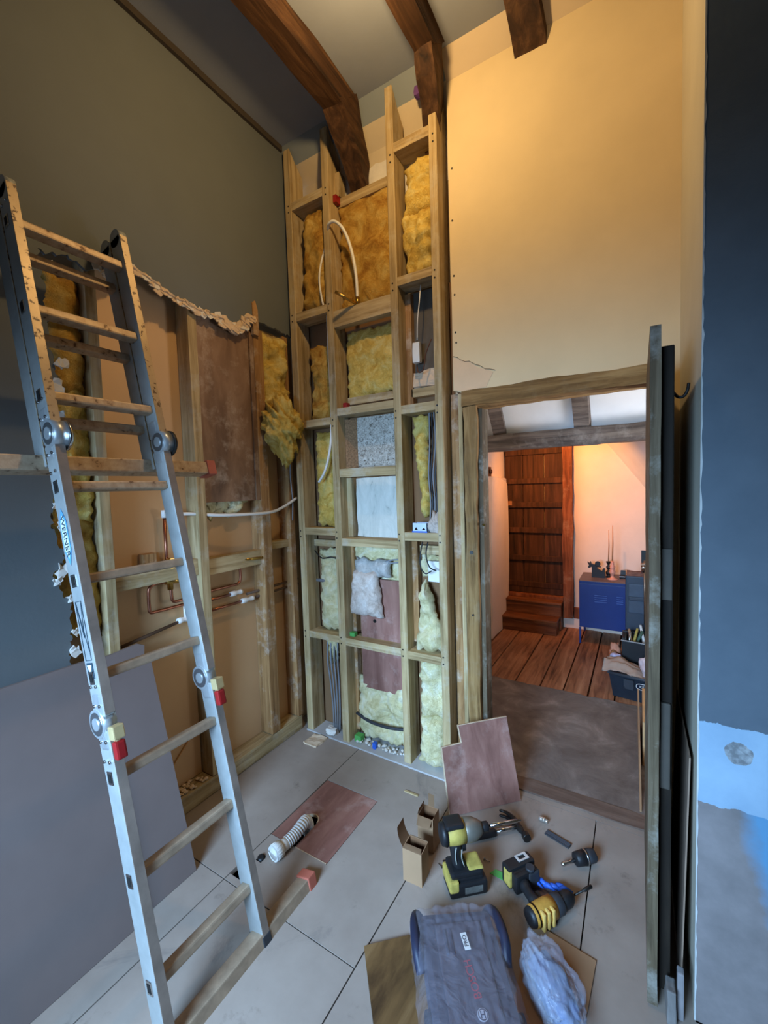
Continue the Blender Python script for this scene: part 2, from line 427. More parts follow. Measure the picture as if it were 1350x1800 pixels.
def basis(x, y, o):
    x = Vector(x).normalized(); y = Vector(y).normalized(); z = x.cross(y)
    m = Matrix((x, y, z)).transposed().to_4x4(); m.translation = Vector(o); return m
def screw_dots(name, parent, pts, r=0.0045, axis='y'):
    """Screw heads sunk in a timber face, joined because each is only a pixel or two."""
    bm = bmesh.new()
    for p in pts:
        p = Vector(p); d = Vector((0, -0.0012, 0)) if axis == 'y' else Vector((0.0012, 0, 0))
        cyl(bm, p-d*2, p+d, r, 8)
    o = obj(name, bm, dark_metal, parent); o['kind'] = 'stuff'; return o

# ================================================================== STRUCTURE: room shell
ROOF = lambda y: 3.51 - 1.29*(y-1.93)
# floor: separate boards with open joints, cut for the hatch, its slot and the pipe hole
def cells(bm, xs, ys, skip, z0, z1):
    V = {}
    def v(i, j, z):
        k = (i, j, z)
        if k not in V: V[k] = bm.verts.new((xs[i], ys[j], z))
        return V[k]
    on = lambda i, j: 0 <= i < len(xs)-1 and 0 <= j < len(ys)-1 and (i, j) not in skip
    for i in range(len(xs)-1):
        for j in range(len(ys)-1):
            if not on(i, j): continue
            bm.faces.new((v(i, j, z1), v(i+1, j, z1), v(i+1, j+1, z1), v(i, j+1, z1)))
            bm.faces.new((v(i, j, z0), v(i, j+1, z0), v(i+1, j+1, z0), v(i+1, j, z0)))
            for di, dj, a, b in ((0, -1, (i, j), (i+1, j)), (1, 0, (i+1, j), (i+1, j+1)), (0, 1, (i+1, j+1), (i, j+1)), (-1, 0, (i, j+1), (i, j))):
                if not on(i+di, j+dj): bm.faces.new((v(*a, z0), v(*b, z0), v(*b, z1), v(*a, z1)))
    return bm
floor = struct(obj('floor', box(box(box(box(B(-1.94, 2.02, -1.34, 2.06, -0.22, -0.20), -1.95, -1.92, -1.34, 2.06, -0.22, -0.021), 2.0, 2.03, -1.34, 2.06, -0.22, -0.021), -1.95, 2.03, -1.36, -1.32, -0.22, -0.021), -1.95, 2.03, 2.021, 2.06, -0.22, -0.021), dark_m))
g = 0.0022
def fboard(bm):
    return obj('floorboard', bm, floor_m, floor)
# strip beside the left wall, cross joint at y=0.985
fboard(B(-1.92, -1.377-g, 0.985+g, 2.065, -0.02, 0))
fboard(B(-1.92, -1.377-g, -1.3, 0.985-g, -0.02, 0))
# board with the hatch opening, notch and pipe hole
fboard(cells(bmesh.new(), [-1.377+g, -1.335, -1.305, -1.284, -1.066, -0.757-g], [0.985+g, 1.012, 1.070, 1.105, 1.140, 1.229, 1.621, 2.065],
             {(0, 5), (1, 5), (2, 5), (3, 5), (0, 1), (1, 1), (2, 1), (1, 3)}, -0.02, 0))
fboard(B(-1.377+g, -0.757-g, -1.3, 0.985-g, -0.02, 0))
fboard(B(-0.757+g, -0.155-g, -1.3, 1.985, -0.02, 0))
fboard(B(-0.155+g, 0.14, -1.3, 1.985, -0.02, 0))
fboard(B(0.14, 2.0, -1.3, 1.345, -0.02, 0))
fboard(B(-0.79, 0.14, 1.985+g, 2.02, -0.02, 0))

# ceiling and roof slopes
ceiling = struct(obj('ceiling', B(-1.95, 2.0, -1.32, 1.93, 3.51, 3.56), ceil_m))
def slope(name, x0, x1, y0, y1, mat, th=0.04):
    bm = bmesh.new()
    prism(bm, [(x0, y0, ROOF(y0)), (x0, y1, ROOF(y1)), (x0, y1, ROOF(y1)+th), (x0, y0, ROOF(y0)+th)], (x1-x0, 0, 0))
    return struct(obj(name, bm, mat))
slope('ceiling_slope', -1.95, -0.787, 1.93, 1.995, slate)
slope('ceiling_slope', -1.95, -0.787, 1.995, 2.12, plain('pale_plaster', (196, 180, 152), 0.9, var=0.06, scale=6))
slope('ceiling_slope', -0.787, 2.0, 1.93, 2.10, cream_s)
slope('ceiling_hall', -1.4, 1.5, 2.10, 3.22, white_m)

# left wall: plaster with the torn opening
TORN = [(0.690, 0.0), (0.692, 0.40), (0.700, 0.88), (0.712, 1.111), (0.680, 1.171), (0.662, 1.219), (0.705, 1.282), (0.668, 1.391), (0.684, 1.513), (0.709, 1.759), (0.715, 1.982), (0.705, 2.10), (0.701, 2.295), (0.690, 2.375),
        (0.785, 2.395), (0.839, 2.365), (0.944, 2.425), (1.024, 2.447), (1.119, 2.420), (1.183, 2.395), (1.296, 2.385), (1.404, 2.380), (1.541, 2.366), (1.599, 2.392), (1.612, 2.440), (1.681, 2.445), (1.80, 2.440), (1.97, 2.43)]
def jag(path, step=0.009, amp=0.014):
    out = []
    for (a, b) in zip(path, path[1:]):
        L = math.hypot(b[0]-a[0], b[1]-a[1]); n = max(1, int(L/step))
        for k in range(n):
            t = k/n; y = a[0]+(b[0]-a[0])*t; z = a[1]+(b[1]-a[1])*t
            q = amp if k else amp*0.3
            out.append((y+q*fbm(y*40, z*40, 2.2), z+q*fbm(y*40, z*40, 8.8)))
    out.append(path[-1]); return out
torn = jag(TORN)
poly = [(-1.32, 0.0)] + torn + [(1.97, 3.47), (1.93, 3.51), (-1.32, 3.51)]
bm = prism(bmesh.new(), [(-1.80, y, z) for y, z in poly], (-0.014, 0, 0)); tri_caps(bm)
wall_left = struct(obj('wall_left', bm, teal))
# torn lip of bare plaster hanging along the top break
top = [p for p in torn if p[1] > 2.3 and 0.92 < p[0] < 1.68]
bm = bmesh.new(); up_, lo_ = [], []
for i, (y, z) in enumerate(top):
    h = 0.004+0.020*abs(fbm(y*17, 1.0, 5.0))+0.010*abs(fbm(y*61, 4.0, 2.0)) + (0.03 if 1.46 < y < 1.56 else 0)
    up_.append((y, z+0.010+0.016*fbm(y*14, 3, 3)+0.006*fbm(y*50, 3, 3))); lo_.append((y, z-h))
for a, b_ in ((0, None),):
    rows = []
    for k in range(4):
        t = k/3
        rows.append([bm.verts.new((-1.797+0.010*math.sin(t*3.1)+0.006*fbm(u[0]*35, t*3, 1), u[0]*(1-t)+l[0]*t, u[1]*(1-t)+l[1]*t)) for u, l in zip(up_, lo_)])
    for r0, r1 in zip(rows, rows[1:]):
        for k in range(len(top)-1): bm.faces.new((r0[k], r0[k+1], r1[k+1], r1[k]))
ex = bmesh.ops.extrude_face_region(bm, geom=bm.faces[:])
bmesh.ops.translate(bm, verts=[e for e in ex['geom'] if isinstance(e, bmesh.types.BMVert)], vec=(-0.012, 0, 0))
obj('torn_plaster_lip', bm, plaster_bare, wall_left)
random.seed(19)
for q in range(46):
    y, z = top[int(q*(len(top)-1)/45)]
    s = random.uniform(0.013, 0.030)*(1.5 if 1.42 < y < 1.60 else 1.0); tl = random.uniform(0.15, 0.9); n = random.randint(5, 8); a0 = random.random()*6
    pts = []
    for k in range(n):
        a = a0+2*math.pi*k/n; r = s*random.uniform(0.5, 1.25); dz = r*math.sin(a)
        pts.append((-1.796+0.006*random.random()-dz*tl*0.45, y+r*math.cos(a)*1.25, z-0.008+dz))
    bm = prism(bmesh.new(), pts, (-0.006, 0, 0)); tri_caps(bm)
    obj('plaster_flake', bm, plaster_bare if q % 3 else plaster_white, wall_left)
# loose plaster flaps at the left break
for (y0, z0, s) in ((0.72, 2.33, 0.035), (0.735, 1.99, 0.04), (0.72, 1.90, 0.05), (0.725, 1.80, 0.035), (0.69, 1.47, 0.03), (0.70, 1.40, 0.03), (0.69, 1.235, 0.045), (0.675, 1.20, 0.03), (0.715, 1.13, 0.035), (0.72, 1.00, 0.03), (0.715, 0.93, 0.035), (0.88, 2.39, 0.03), (0.905, 2.37, 0.02)):
    pts = []
    n = 13; s *= 0.62
    for k in range(n):
        a = 2*math.pi*k/n; r = s*(0.45+0.8*random.random())
        pts.append((-1.80+0.004+0.010*random.random(), y0+r*math.cos(a)*0.8, z0+r*math.sin(a)))
    bm = prism(bmesh.new(), pts, (-0.008, 0, 0)); tri_caps(bm)
    obj('plaster_flap', bm, plaster_white, wall_left)
# back of the partition seen between the studs, and a thin dark strip along the wall top
struct(obj('wall_left_backing', B(-1.925, -1.905, 0.60, 2.06, 0, 2.62), tanboard))
struct(obj('wall_top_strip', roughen(B(-1.80, -1.782, -1.3, 1.93, 3.478, 3.512), 0.004, 9, 30, long_axis=1), plain('dark_edge', (62, 54, 46), 0.9)))

# rear masonry behind the back studs
wall_rear = struct(obj('wall_rear', B(-1.95, -0.787, 2.065, 2.115, -0.02, 3.40), plain('pale_plaster', (196, 180, 152), 0.9, var=0.06, scale=6)))
bm = bmesh.new()
xs = [-1.93+0.02*i for i in range(58)]
up_ = [(x, 3.262+0.010*fbm(x*20, 0, 0)) for x in xs]
prism(bm, [(x, 2.0655, z) for x, z in up_] + [(xs[-1], 2.0655, 3.02), (xs[0], 2.0655, 3.02)], (0, -0.004, 0)); tri_caps(bm)
obj('bare_plaster_patch', bm, plaster_white, wall_rear)
struct(obj('wall_rear_backing', B(-1.78, -0.80, 2.05, 2.062, 0, 2.52), plain('brown_backing', (128, 96, 66), 0.9, var=0.1, scale=4)))

# yellow wall with the doorway
bm = bmesh.new()
lo = [(-0.787+0.006*fbm(0, z*9, 1), z) for z in (3.44, 3.2, 3.0, 2.8, 2.6, 2.4, 2.2, 2.05, 1.97)]
prism(bm, [(x, 2.0, z) for x, z in ([(1.50, 3.44)] + lo + [(-0.76, 1.962), (-0.74, 1.952), (-0.60, 1.957), (-0.45, 1.953), (-0.30, 1.958), (-0.10, 1.954), (0.05, 1.957), (0.05, 0.0), (1.50, 0.0)])], (0, 0.10, 0)); tri_caps(bm)
wall_back = struct(obj('wall_back', bm, cream))
# bare plaster triangle low on the left of the yellow wall
pts = [(-0.782, 2.13), (-0.75, 2.115), (-0.70, 2.095), (-0.66, 2.06), (-0.62, 2.045), (-0.585, 2.03), (-0.60, 2.0), (-0.62, 1.965), (-0.70, 1.962), (-0.74, 1.96), (-0.782, 1.972)]
bm = prism(bmesh.new(), [(x+0.004*fbm(x*60, 1, z*60), 1.9985, z+0.004*fbm(x*60, 5, z*60)) for x, z in pts], (0, 0.004, 0)); tri_caps(bm)
obj('bare_plaster_patch', bm, plain('pinkish_plaster', (226, 194, 156), 0.9, var=0.04), wall_back)
bm = bmesh.new()
for x, z in [(-0.768, 3.02), (-0.772, 2.78), (-0.77, 2.52), (-0.768, 2.43), (-0.768, 2.25), (-0.765, 2.2)]:
    cyl(bm, (x, 1.998, z), (x, 2.002, z), 0.0045, 8)
o = obj('screw_head', bm, dark_metal, wall_back); o['kind'] = 'stuff'
ck = [(-0.782, 2.135), (-0.762, 2.128), (-0.745, 2.112), (-0.722, 2.100), (-0.700, 2.098), (-0.672, 2.078), (-0.648, 2.068), (-0.622, 2.048), (-0.60, 2.044), (-0.575, 2.035)]
bm = bmesh.new()
for (xa, za), (xb, zb_) in zip(ck, ck[1:]): prism(bm, [(xa, 1.9978, za), (xb, 1.9978, zb_), (xb, 1.9978, zb_+0.0025), (xa, 1.9978, za+0.0025)], (0, 0.003, 0))
obj('crack', bm, plain('crack_shadow', (110, 84, 58), 0.9), wall_back)
# return wall, near wall, side and window walls
struct(obj('wall_right', B(0.137, 0.20, 1.352, 2.0, 0, 3.51), paint('soft_cream_paint', (206, 198, 178))))
bm = B(0.137, 2.0, 1.35, 1.42, 0, 3.51)
wall_near = struct(obj('wall_near', bm, near_m))
bm = bmesh.new(); zs = [i*0.02 for i in range(176)]
prism(bm, [(0.137, 1.3495, 0)] + [(0.1395+0.0035*fbm(1, z*24, 0)+0.001, 1.3495, z) for z in zs] + [(0.137, 1.3495, 3.5)], (0, 0.004, 0)); tri_caps(bm)
obj('paint_edge', bm, plain('chipped_paint_edge', (186, 190, 188), 0.8), wall_near)
struct(obj('wall_side', B(2.0, 2.06, -1.32, 1.42, 0, 3.51), teal))
bm = bmesh.new()
for a in ((-1.95, -1.32, 0, 3.51), (-0.18, 2.06, 0, 3.51), (-1.32, -0.18, 0, 0.98), (-1.32, -0.18, 2.12, 3.51)): box(bm, a[0], a[1], -1.40, -1.30, a[2], a[3])
struct(obj('wall_behind', bm, teal))
win = struct(obj('window_1', box(box(box(box(bmesh.new(), -1.32, -1.27, -1.37, -1.33, 0.98, 2.12), -0.23, -0.18, -1.37, -1.33, 0.98, 2.12), -1.27, -0.23, -1.37, -1.33, 0.98, 1.03), -1.27, -0.23, -1.37, -1.33, 2.07, 2.12), white_pl))

# hall shell
hall_floor = struct(obj('floor_hall', B(-1.4, 1.5, 2.02, 4.9, -0.06, -0.035), dark_m))
px = [-1.40, -1.20, -1.03, -0.80, -0.62, -0.46, -0.30, -0.135, 0.03, 0.22, 0.42, 0.64, 0.86, 1.1, 1.32, 1.5]
for i, (a, b_) in enumerate(zip(px, px[1:])):
    dz = 0.0015*((i*7) % 3)
    obj('floor_plank', B(a+0.005, b_-0.005, 3.10, 4.85, -0.035, -0.003+dz, bev=0.003), w_plank, hall_floor)
bm = bmesh.new()
pp = [(-1.38, 2.08), (1.45, 2.08)] + [(1.45-0.05*i, 3.17-0.012*((i*5) % 4)/3 + 0.02*fbm(i*0.3, 0, 0)) for i in range(57)]
prism(bm, [(x, y, -0.03) for x, y in pp], (0, 0, 0.034)); tri_caps(bm)
o = obj('floor_covering', bm, carpet_m, at=(0, 2.6, -0.03)); tag(o, 'dusty grey floor covering between doorway threshold and brown planks', 'floor covering')
struct(obj('wall_hall_left', roughen(B(-1.36, -1.25, 2.118, 4.75, -0.03, 3.3), 0.02, 2.2, 14), hall_m, smooth=True))
struct(obj('wall_hall_far', roughen(B(-0.565, 1.5, 4.65, 4.75, 0.0, 2.2), 0.010, 3, 10), hall_m, smooth=True))
struct(obj('wall_hall_far', B(-1.4, -0.565, 4.70, 4.78, 0.0, 2.2), hall_m))
struct(obj('wall_hall_right', box(box(box(box(bmesh.new(), 1.40, 1.5, 2.1, 2.25, -0.03, 3.3), 1.40, 1.5, 3.15, 4.75, -0.03, 2.2), 1.40, 1.5, 2.25, 3.15, -0.03, 0.8), 1.40, 1.5, 2.25, 3.15, 1.7, 2.9), white_m))
struct(obj('ceiling_hall', B(-1.4, 1.5, 3.22, 4.75, 2.06, 2.12), white_m))
A_ = Vector((-0.42, 4.66, 2.08)); B_ = Vector((0.85, 4.66, 0.325)); C_ = Vector((0.10, -1.28, 0.50))
bm = prism(bmesh.new(), [A_, B_, B_+C_, A_+C_], (0.05, 0.01, 0.035))
struct(obj('ceiling_hall', bm, white_m))

# ================================================================== BEAMS
def beam(label, x0, x1, yk, zend, shift, y0=-1.3):
    r = thing('ceiling_beam', label, 'beam', ((x0+x1)/2, 1.2, 3.39), 'dark timbers under the ceiling')
    bm = prism(bmesh.new(), [(x0, y0, 3.39), (x0, yk, 3.39), (x0, yk+0.13, 3.509), (x0, y0, 3.509)], (x1-x0, 0, 0))
    roughen(bm, 0.012, 5, 24, seed=x0*7, long_axis=1); obj('beam', bm, w_beam, r)
    bm = bmesh.new()
    prism(bm, [(x0, yk-0.02, 3.392), (x0+0.004, 2.055, zend), (x0+0.004, 2.055, zend+0.20), (x0, yk+0.115, 3.507)], (x1-x0, 0, 0))
    for v in bm.verts:
        if v.co.y > 2.0: v.co.x += shift
    roughen(bm, 0.010, 6, 8, seed=x0*3); obj('rafter_foot', bm, w_beam, r)
    return r
beam('long dark oak ceiling beam bending down behind the second stud', -1.345, -1.235, 1.78, 3.10, -0.03)
beam('dark oak ceiling beam ending above the rightmost tall stud', -0.84, -0.752, 1.78, 3.12, -0.085)
bm = prism(bmesh.new(), [(-0.467, 2.01, 3.345), (-0.485, 1.80, 3.545), (-0.485, 1.88, 3.60), (-0.467, 2.01, 3.44)], (0.132, 0, 0))
roughen(bm, 0.006, 6, 6); o = obj('ceiling_beam', bm, w_beam, at=(-0.40, 2.0, 3.34))
tag(o, 'short dark beam end poking out of the yellow wall at the ceiling', 'beam', 'dark timbers under the ceiling')
# hall beam and rafters
bm = roughen(B(-1.249, 1.39, 3.13, 3.27, 1.752, 1.872, bev=0.012), 0.014, 4, 30, long_axis=0)
o = obj('tie_beam', bm, w_hallbeam, at=(0, 3.2, 1.75)); tag(o, 'weathered grey beam spanning the hall ceiling beyond the doorway', 'beam')
for x0, x1, lab in ((-0.925, -0.83, 'weathered rafter on white hall ceiling, nearer the door post'), (-0.375, -0.275, 'weathered rafter on white hall ceiling, nearer the open door')):
    bm = bmesh.new(); prism(bm, [(x0, 2.12, ROOF(2.12)-0.075), (x0, 3.17, ROOF(3.17)-0.075), (x0, 3.17, ROOF(3.17)-0.001), (x0, 2.12, ROOF(2.12)-0.001)], (x1-x0, 0, 0))
    roughen(bm, 0.012, 6, 16, long_axis=1); o = obj('rafter', bm, w_hallbeam, at=((x0+x1)/2, 3.1, 1.95)); tag(o, lab, 'rafter', 'hall rafters')

# ================================================================== BACK STUD FRAME
sf = thing('stud_frame', 'tall pine stud frame nailed with noggings across the back wall', 'stud frame', (-1.3, 1.98, 0))
ST = [(-1.775, -1.727, 3.47, 3.39), (-1.500, -1.452, 3.47, 3.39), (-1.086, -1.043, 3.48, 3.39), (-0.853, -0.812, 3.43, 3.36)]
for x0, x1, zt, zb in ST:
    bm = prism(bmesh.new(), [(x0, 1.922, 0.008), (x0, 2.035, 0.008), (x0, 2.035, ROOF(2.035)-0.02), (x0, 1.975, zb+0.02), (x0, 1.922, zt)], (x1-x0, 0, 0))
    bmesh.ops.bevel(bm, geom=[e for e in bm.edges if abs((e.verts[0].co-e.verts[1].co).z) > 1], offset=0.003, segments=1, affect='EDGES')
    s_ = obj('stud', bm, w_pine_z, sf)
    screw_dots('nail_heads', s_, [((x0+x1)/2+0.010*math.sin(z*9), 1.922, z+dz) for z in (0.6, 1.22, 1.86, 2.50, 3.12) for dz in (0.0, 0.035)])
# noggings laid flat: bay, underside height, height
A, Bb, Cc = (-1.727, -1.500), (-1.452, -1.086), (-1.043, -0.853)
for bay, z, h, tilt, y1 in ((A, 3.123, 0.046, 0.0, 2.03), (A, 2.495, 0.046, 0.006, 2.03), (A, 1.871, 0.042, 0.0, 2.03), (A, 1.233, 0.044, 0.0, 2.03), (A, 0.600, 0.040, 0.0, 2.03),
        (Bb, 2.399, 0.090, 0.0, 1.972), (Bb, 1.913, 0.042, 0.0, 2.03), (Bb, 1.568, 0.048, 0.0, 1.975), (Bb, 1.176, 0.044, 0.0, 2.03), (Bb, 0.594, 0.044, 0.0, 2.03),
        (Cc, 3.160, 0.046, 0.0, 2.03), (Cc, 2.515, 0.044, 0.0, 2.03), (Cc, 1.875, 0.044, 0.0, 2.03), (Cc, 1.222, 0.044, 0.0, 2.03), (Cc, 0.590, 0.042, 0.0, 2.03)):
    bm = B(bay[0], bay[1], 1.924, y1, z, z+h, bev=0.002)
    obj('nogging', bm, w_pine_x, sf)
# thinner pieces fixed further back
for x0, x1, z0, z1, m in ((-1.452, -1.086, 3.078, 3.128, w_pine_x), (-1.43, -1.09, 1.981, 2.022, w_pine_x), (-1.02, -0.853, 1.968, 2.012, w_pine_x), (-0.995, -0.853, 1.142, 1.190, w_pine_x), (-1.725, -1.50, 1.155, 1.195, w_pine_x)):
    obj('back_batten', B(x0, x1, 2.00, 2.045, z0, z1, bev=0.002), m, sf)
obj('packing_upright', B(-1.452, -1.418, 1.99, 2.045, 1.222, 1.565, bev=0.002), w_pine_z, sf)
obj('packing_upright', B(-1.452, -1.425, 1.985, 2.04, 3.13, 3.26, bev=0.002), w_pine_z, sf)
obj('packing_upright', B(-1.452, -1.430, 2.005, 2.045, 0.05, 1.17, bev=0.002), w_pine_old, sf)
obj('packing_upright', B(-1.043, -1.010, 2.00, 2.045, 1.93, 2.50, bev=0.002), w_pine_old, sf)
obj('packing_upright', B(-1.043, -1.010, 2.00, 2.045, 0.66, 1.21, bev=0.002), w_pine_old, sf)
bm = prism(bmesh.new(), [(-1.775, 1.915, 0.001), (-0.80, 1.895, 0.001), (-0.80, 2.045, 0.001), (-1.775, 2.045, 0.001)], (0, 0, 0.009))
obj('sole_plate', bm, plain('dusty_plate', (176, 172, 168), 0.85, var=0.1, scale=9), sf)
for x, z in ((-1.448, 3.095), (-1.43, 2.03)):
    pass
o = obj('packer', B(-1.450, -1.428, 1.955, 1.995, 3.085, 3.125, bev=0.002), red_pl, at=(-1.44, 1.97, 3.085)); tag(o, 'small red plastic packer beside the top of the second stud', 'packer')
o = obj('packer', B(-1.440, -1.415, 1.965, 1.998, 1.957, 1.99, bev=0.002), red_pl, at=(-1.43, 1.97, 1.957)); tag(o, 'small red plastic packer sitting on the central nogging', 'packer')
o = obj('packer', B(-1.445, -1.41, 1.955, 1.985, 0.640, 0.662, bev=0.002), green_pl, at=(-1.43, 1.97, 0.64)); tag(o, 'small green plastic packer lying on the low central nogging', 'packer')
o = obj('packer', B(-1.43, -1.385, 1.945, 1.985, 0.012, 0.05, bev=0.003), green_pl, at=(-1.41, 1.965, 0.012)); tag(o, 'bright green plastic block on the sole plate beside the second stud', 'packer')
o = obj('packer', B(-1.30, -1.278, 1.935, 1.96, 0.011, 0.045, bev=0.003), blue_pl, at=(-1.29, 1.95, 0.011)); tag(o, 'small blue plastic scrap on the sole plate under pale wool', 'packer')

o = obj('packer', roughen(B(-0.925, -0.885, 1.93, 1.96, 3.375, 3.42), 0.006, 30, 2), plain('purple_foam', (96, 60, 120), 0.7), at=(-0.905, 1.945, 3.375)); tag(o, 'small purple foam scrap beside the top of the rightmost tall stud', 'packer')
# corner timbers between frame and doorway
o = obj('door_stud', B(-0.763, -0.742, 2.0, 2.06, 0, 1.952, bev=0.003), w_pine_z, at=(-0.75, 2.03, 0)); tag(o, 'narrow pale pine upright beside the rough door post', 'timber')
o = obj('door_stud', B(-0.806, -0.766, 2.012, 2.06, 0, 1.955, bev=0.003), w_pine_old, at=(-0.78, 2.03, 0)); tag(o, 'darker pine upright between rightmost stud and pale door upright', 'timber')
frame_t = thing('door_frame', 'rough old timber door frame around the doorway into the hall', 'door frame', (-0.35, 2.05, 0))
obj('post', roughen(B(-0.736, -0.672, 1.992, 2.09, 0, 1.885), 0.012, 3.2, 26, long_axis=2), w_oak_z, frame_t)
obj('lining', B(-0.672, -0.650, 2.022, 2.11, 0, 1.872, bev=0.002), w_doorgrey, frame_t)
obj('lintel', roughen(B(-0.742, 0.06, 1.985, 2.12, 1.882, 1.955), 0.011, 4, 28, long_axis=0), w_oak_x, frame_t)
obj('post', B(0.046, 0.09, 2.005, 2.10, 0, 1.88, bev=0.004), w_oak_z, frame_t)
obj('threshold', roughen(B(-0.735, 0.06, 2.018, 2.112, -0.03, 0.008), 0.003, 6, 14, long_axis=0), wood('threshold_wood', (80, 62, 52), (112, 92, 80), (140, 118, 104), 'x', grain=14), frame_t)
p = obj('strike_plate', CY((-0.704, 1.991, 1.168), (-0.704, 1.984, 1.168), 0.009, 12), dark_metal, frame_t)
obj('strike_plate', CY((-0.703, 1.991, 0.853), (-0.703, 1.984, 0.853), 0.005, 10), dark_metal, frame_t)
obj('latch_pin', CY((-0.653, 2.02, 1.304), (-0.640, 1.995, 1.304), 0.006, 10), brass, frame_t)

# ================================================================== INSULATION IN THE BACK BAYS
batt('insulation_batt', 'amber wool batt in the top left narrow bay, edge tapering in', 'y', -1.705, -1.502, 2.545, 3.10, 1.985, 0.035, ins_amber, 1, taper=(0.035, 0, 0.0, 0))
batt('insulation_batt', 'brownish sagging wool below the third nogging gap in left narrow bay', 'y', -1.69, -1.502, 1.915, 2.35, 2.00, 0.02, ins_amber, 2, amp=0.022)
batt('insulation_batt', 'slim yellow wool strip behind the bent white pipe end', 'y', -1.665, -1.502, 1.278, 1.855, 1.995, 0.03, ins_y, 3)
batt('insulation_batt', 'pale wool pad with conduit across it in left narrow bay', 'y', -1.68, -1.502, 0.645, 1.14, 2.00, 0.02, ins_pale, 4)
batt('insulation_batt', 'ragged pale wool tuft hanging under the lowest left nogging', 'y', -1.665, -1.56, 0.43, 0.598, 1.995, 0.02, ins_pale, 5, rag=0.03, taper=(0, 0, 0.03, 0.02))
batt('insulation_batt', 'large flat amber wool batt behind the hooped white pipe', 'y', -1.450, -1.088, 2.492, 3.085, 2.015, 0.022, ins_amber, 6, amp=0.012)
batt('insulation_batt', 'square yellow wool batt under the deep nogging in central bay', 'y', -1.43, -1.088, 2.02, 2.385, 2.015, 0.02, ins_y, 7, amp=0.010)
batt('insulation_batt', 'pale wool behind grey wires above the ply panel', 'y', -1.43, -1.088, 0.955, 1.172, 2.025, 0.018, ins_pale, 8, amp=0.014)
batt('insulation_batt', 'lumpy pale wool below the ply panel with a black pipe across', 'y', -1.43, -1.088, 0.02, 0.385, 2.02, 0.025, ins_pale, 9, amp=0.026)
batt('insulation_batt', 'golden lumpy wool at the top of the right narrow bay', 'y', -1.03, -0.855, 2.86, 3.12, 1.995, 0.035, ins_y, 10, amp=0.024, taper=(0.02, 0, 0, 0))
batt('insulation_batt', 'bulging golden wool lump under the topmost right bay batt', 'y', -1.04, -0.855, 2.56, 2.87, 1.985, 0.045, ins_y, 11, amp=0.028, taper=(0.0, 0, 0.03, 0))
batt('insulation_batt', 'yellow wool strip beside the bundle of grey cables', 'y', -1.02, -0.925, 1.34, 1.872, 2.00, 0.025, ins_y, 12, taper=(0, 0, 0.06, 0))
batt('insulation_batt', 'thick pale wool batt peaked at the top in right bay', 'y', -1.018, -0.855, 0.63, 1.00, 1.985, 0.04, ins_pale, 13, amp=0.026, taper=(0.04, 0.09, 0, 0))
batt('insulation_batt', 'pale wool below the lowest right bay nogging', 'y', -1.00, -0.855, 0.27, 0.588, 1.99, 0.04, ins_pale, 14, amp=0.026)
batt('insulation_batt', 'dusty pale wool heap at the foot of the right bay', 'y', -0.99, -0.855, 0.012, 0.28, 1.98, 0.045, ins_pale, 15, amp=0.03, taper=(0, 0, -0.02, 0))
batt('insulation_batt', 'pinkish white wool offcut standing proud over red ply', 'y', -1.440, -1.215, 0.775, 1.035, 1.965, 0.032, ins_white, 16, amp=0.009, taper=(0.035, 0.035, 0, 0), rag=0.006)
batt('insulation_batt', 'grey wool pillow above the pinkish white offcut', 'y', -1.40, -1.17, 1.00, 1.10, 1.975, 0.03, ins_grey, 17, amp=0.018, rag=0.010)
batt('insulation_batt', 'thin pale wool scrap behind junction wiring near deep nogging', 'y', -1.0, -0.86, 1.02, 1.14, 2.03, 0.01, ins_pale, 35, amp=0.01)
# sheets let into the central bay
o = obj('wood_wool_board', B(-1.385, -1.088, 2.02, 2.045, 1.612, 1.905), woodwool_m, at=(-1.24, 2.03, 1.612)); tag(o, 'speckled grey wood wool panel recessed in central bay', 'panel')
bm = prism(bmesh.new(), [(-1.450, 1.99, 1.615), (-1.388, 2.035, 1.615), (-1.388, 2.035, 1.90), (-1.450, 1.99, 1.90)], (0, 0.012, 0))
o = obj('wood_wool_board', bm, plain('brown_wood_wool', (150, 116, 84), 0.95, var=0.4, scale=110, bmp=0.8), at=(-1.42, 2.0, 1.615)); tag(o, 'narrow brown wood wool strip angled beside the grey speckled panel', 'panel')
o = obj('plaster_sheet', roughen(B(-1.405, -1.088, 2.02, 2.04, 1.222, 1.565), 0.006, 9, 10), foil_m, at=(-1.24, 2.03, 1.222)); tag(o, 'pale grey cracked sheet below the speckled panel', 'panel')
ps = obj('ply_sheet', B(-1.385, -1.088, 1.992, 2.004, 0.335, 0.985), w_ply, at=(-1.24, 1.998, 0.335)); tag(ps, 'red ply panel fixed in the central bay behind white wool offcut', 'panel')
for x, z in ((-1.29, 0.74), (-1.37, 0.79)): obj('drilled_hole', CY((x, 1.9925, z), (x, 1.990, z), 0.0105, 12), dark_m, ps)

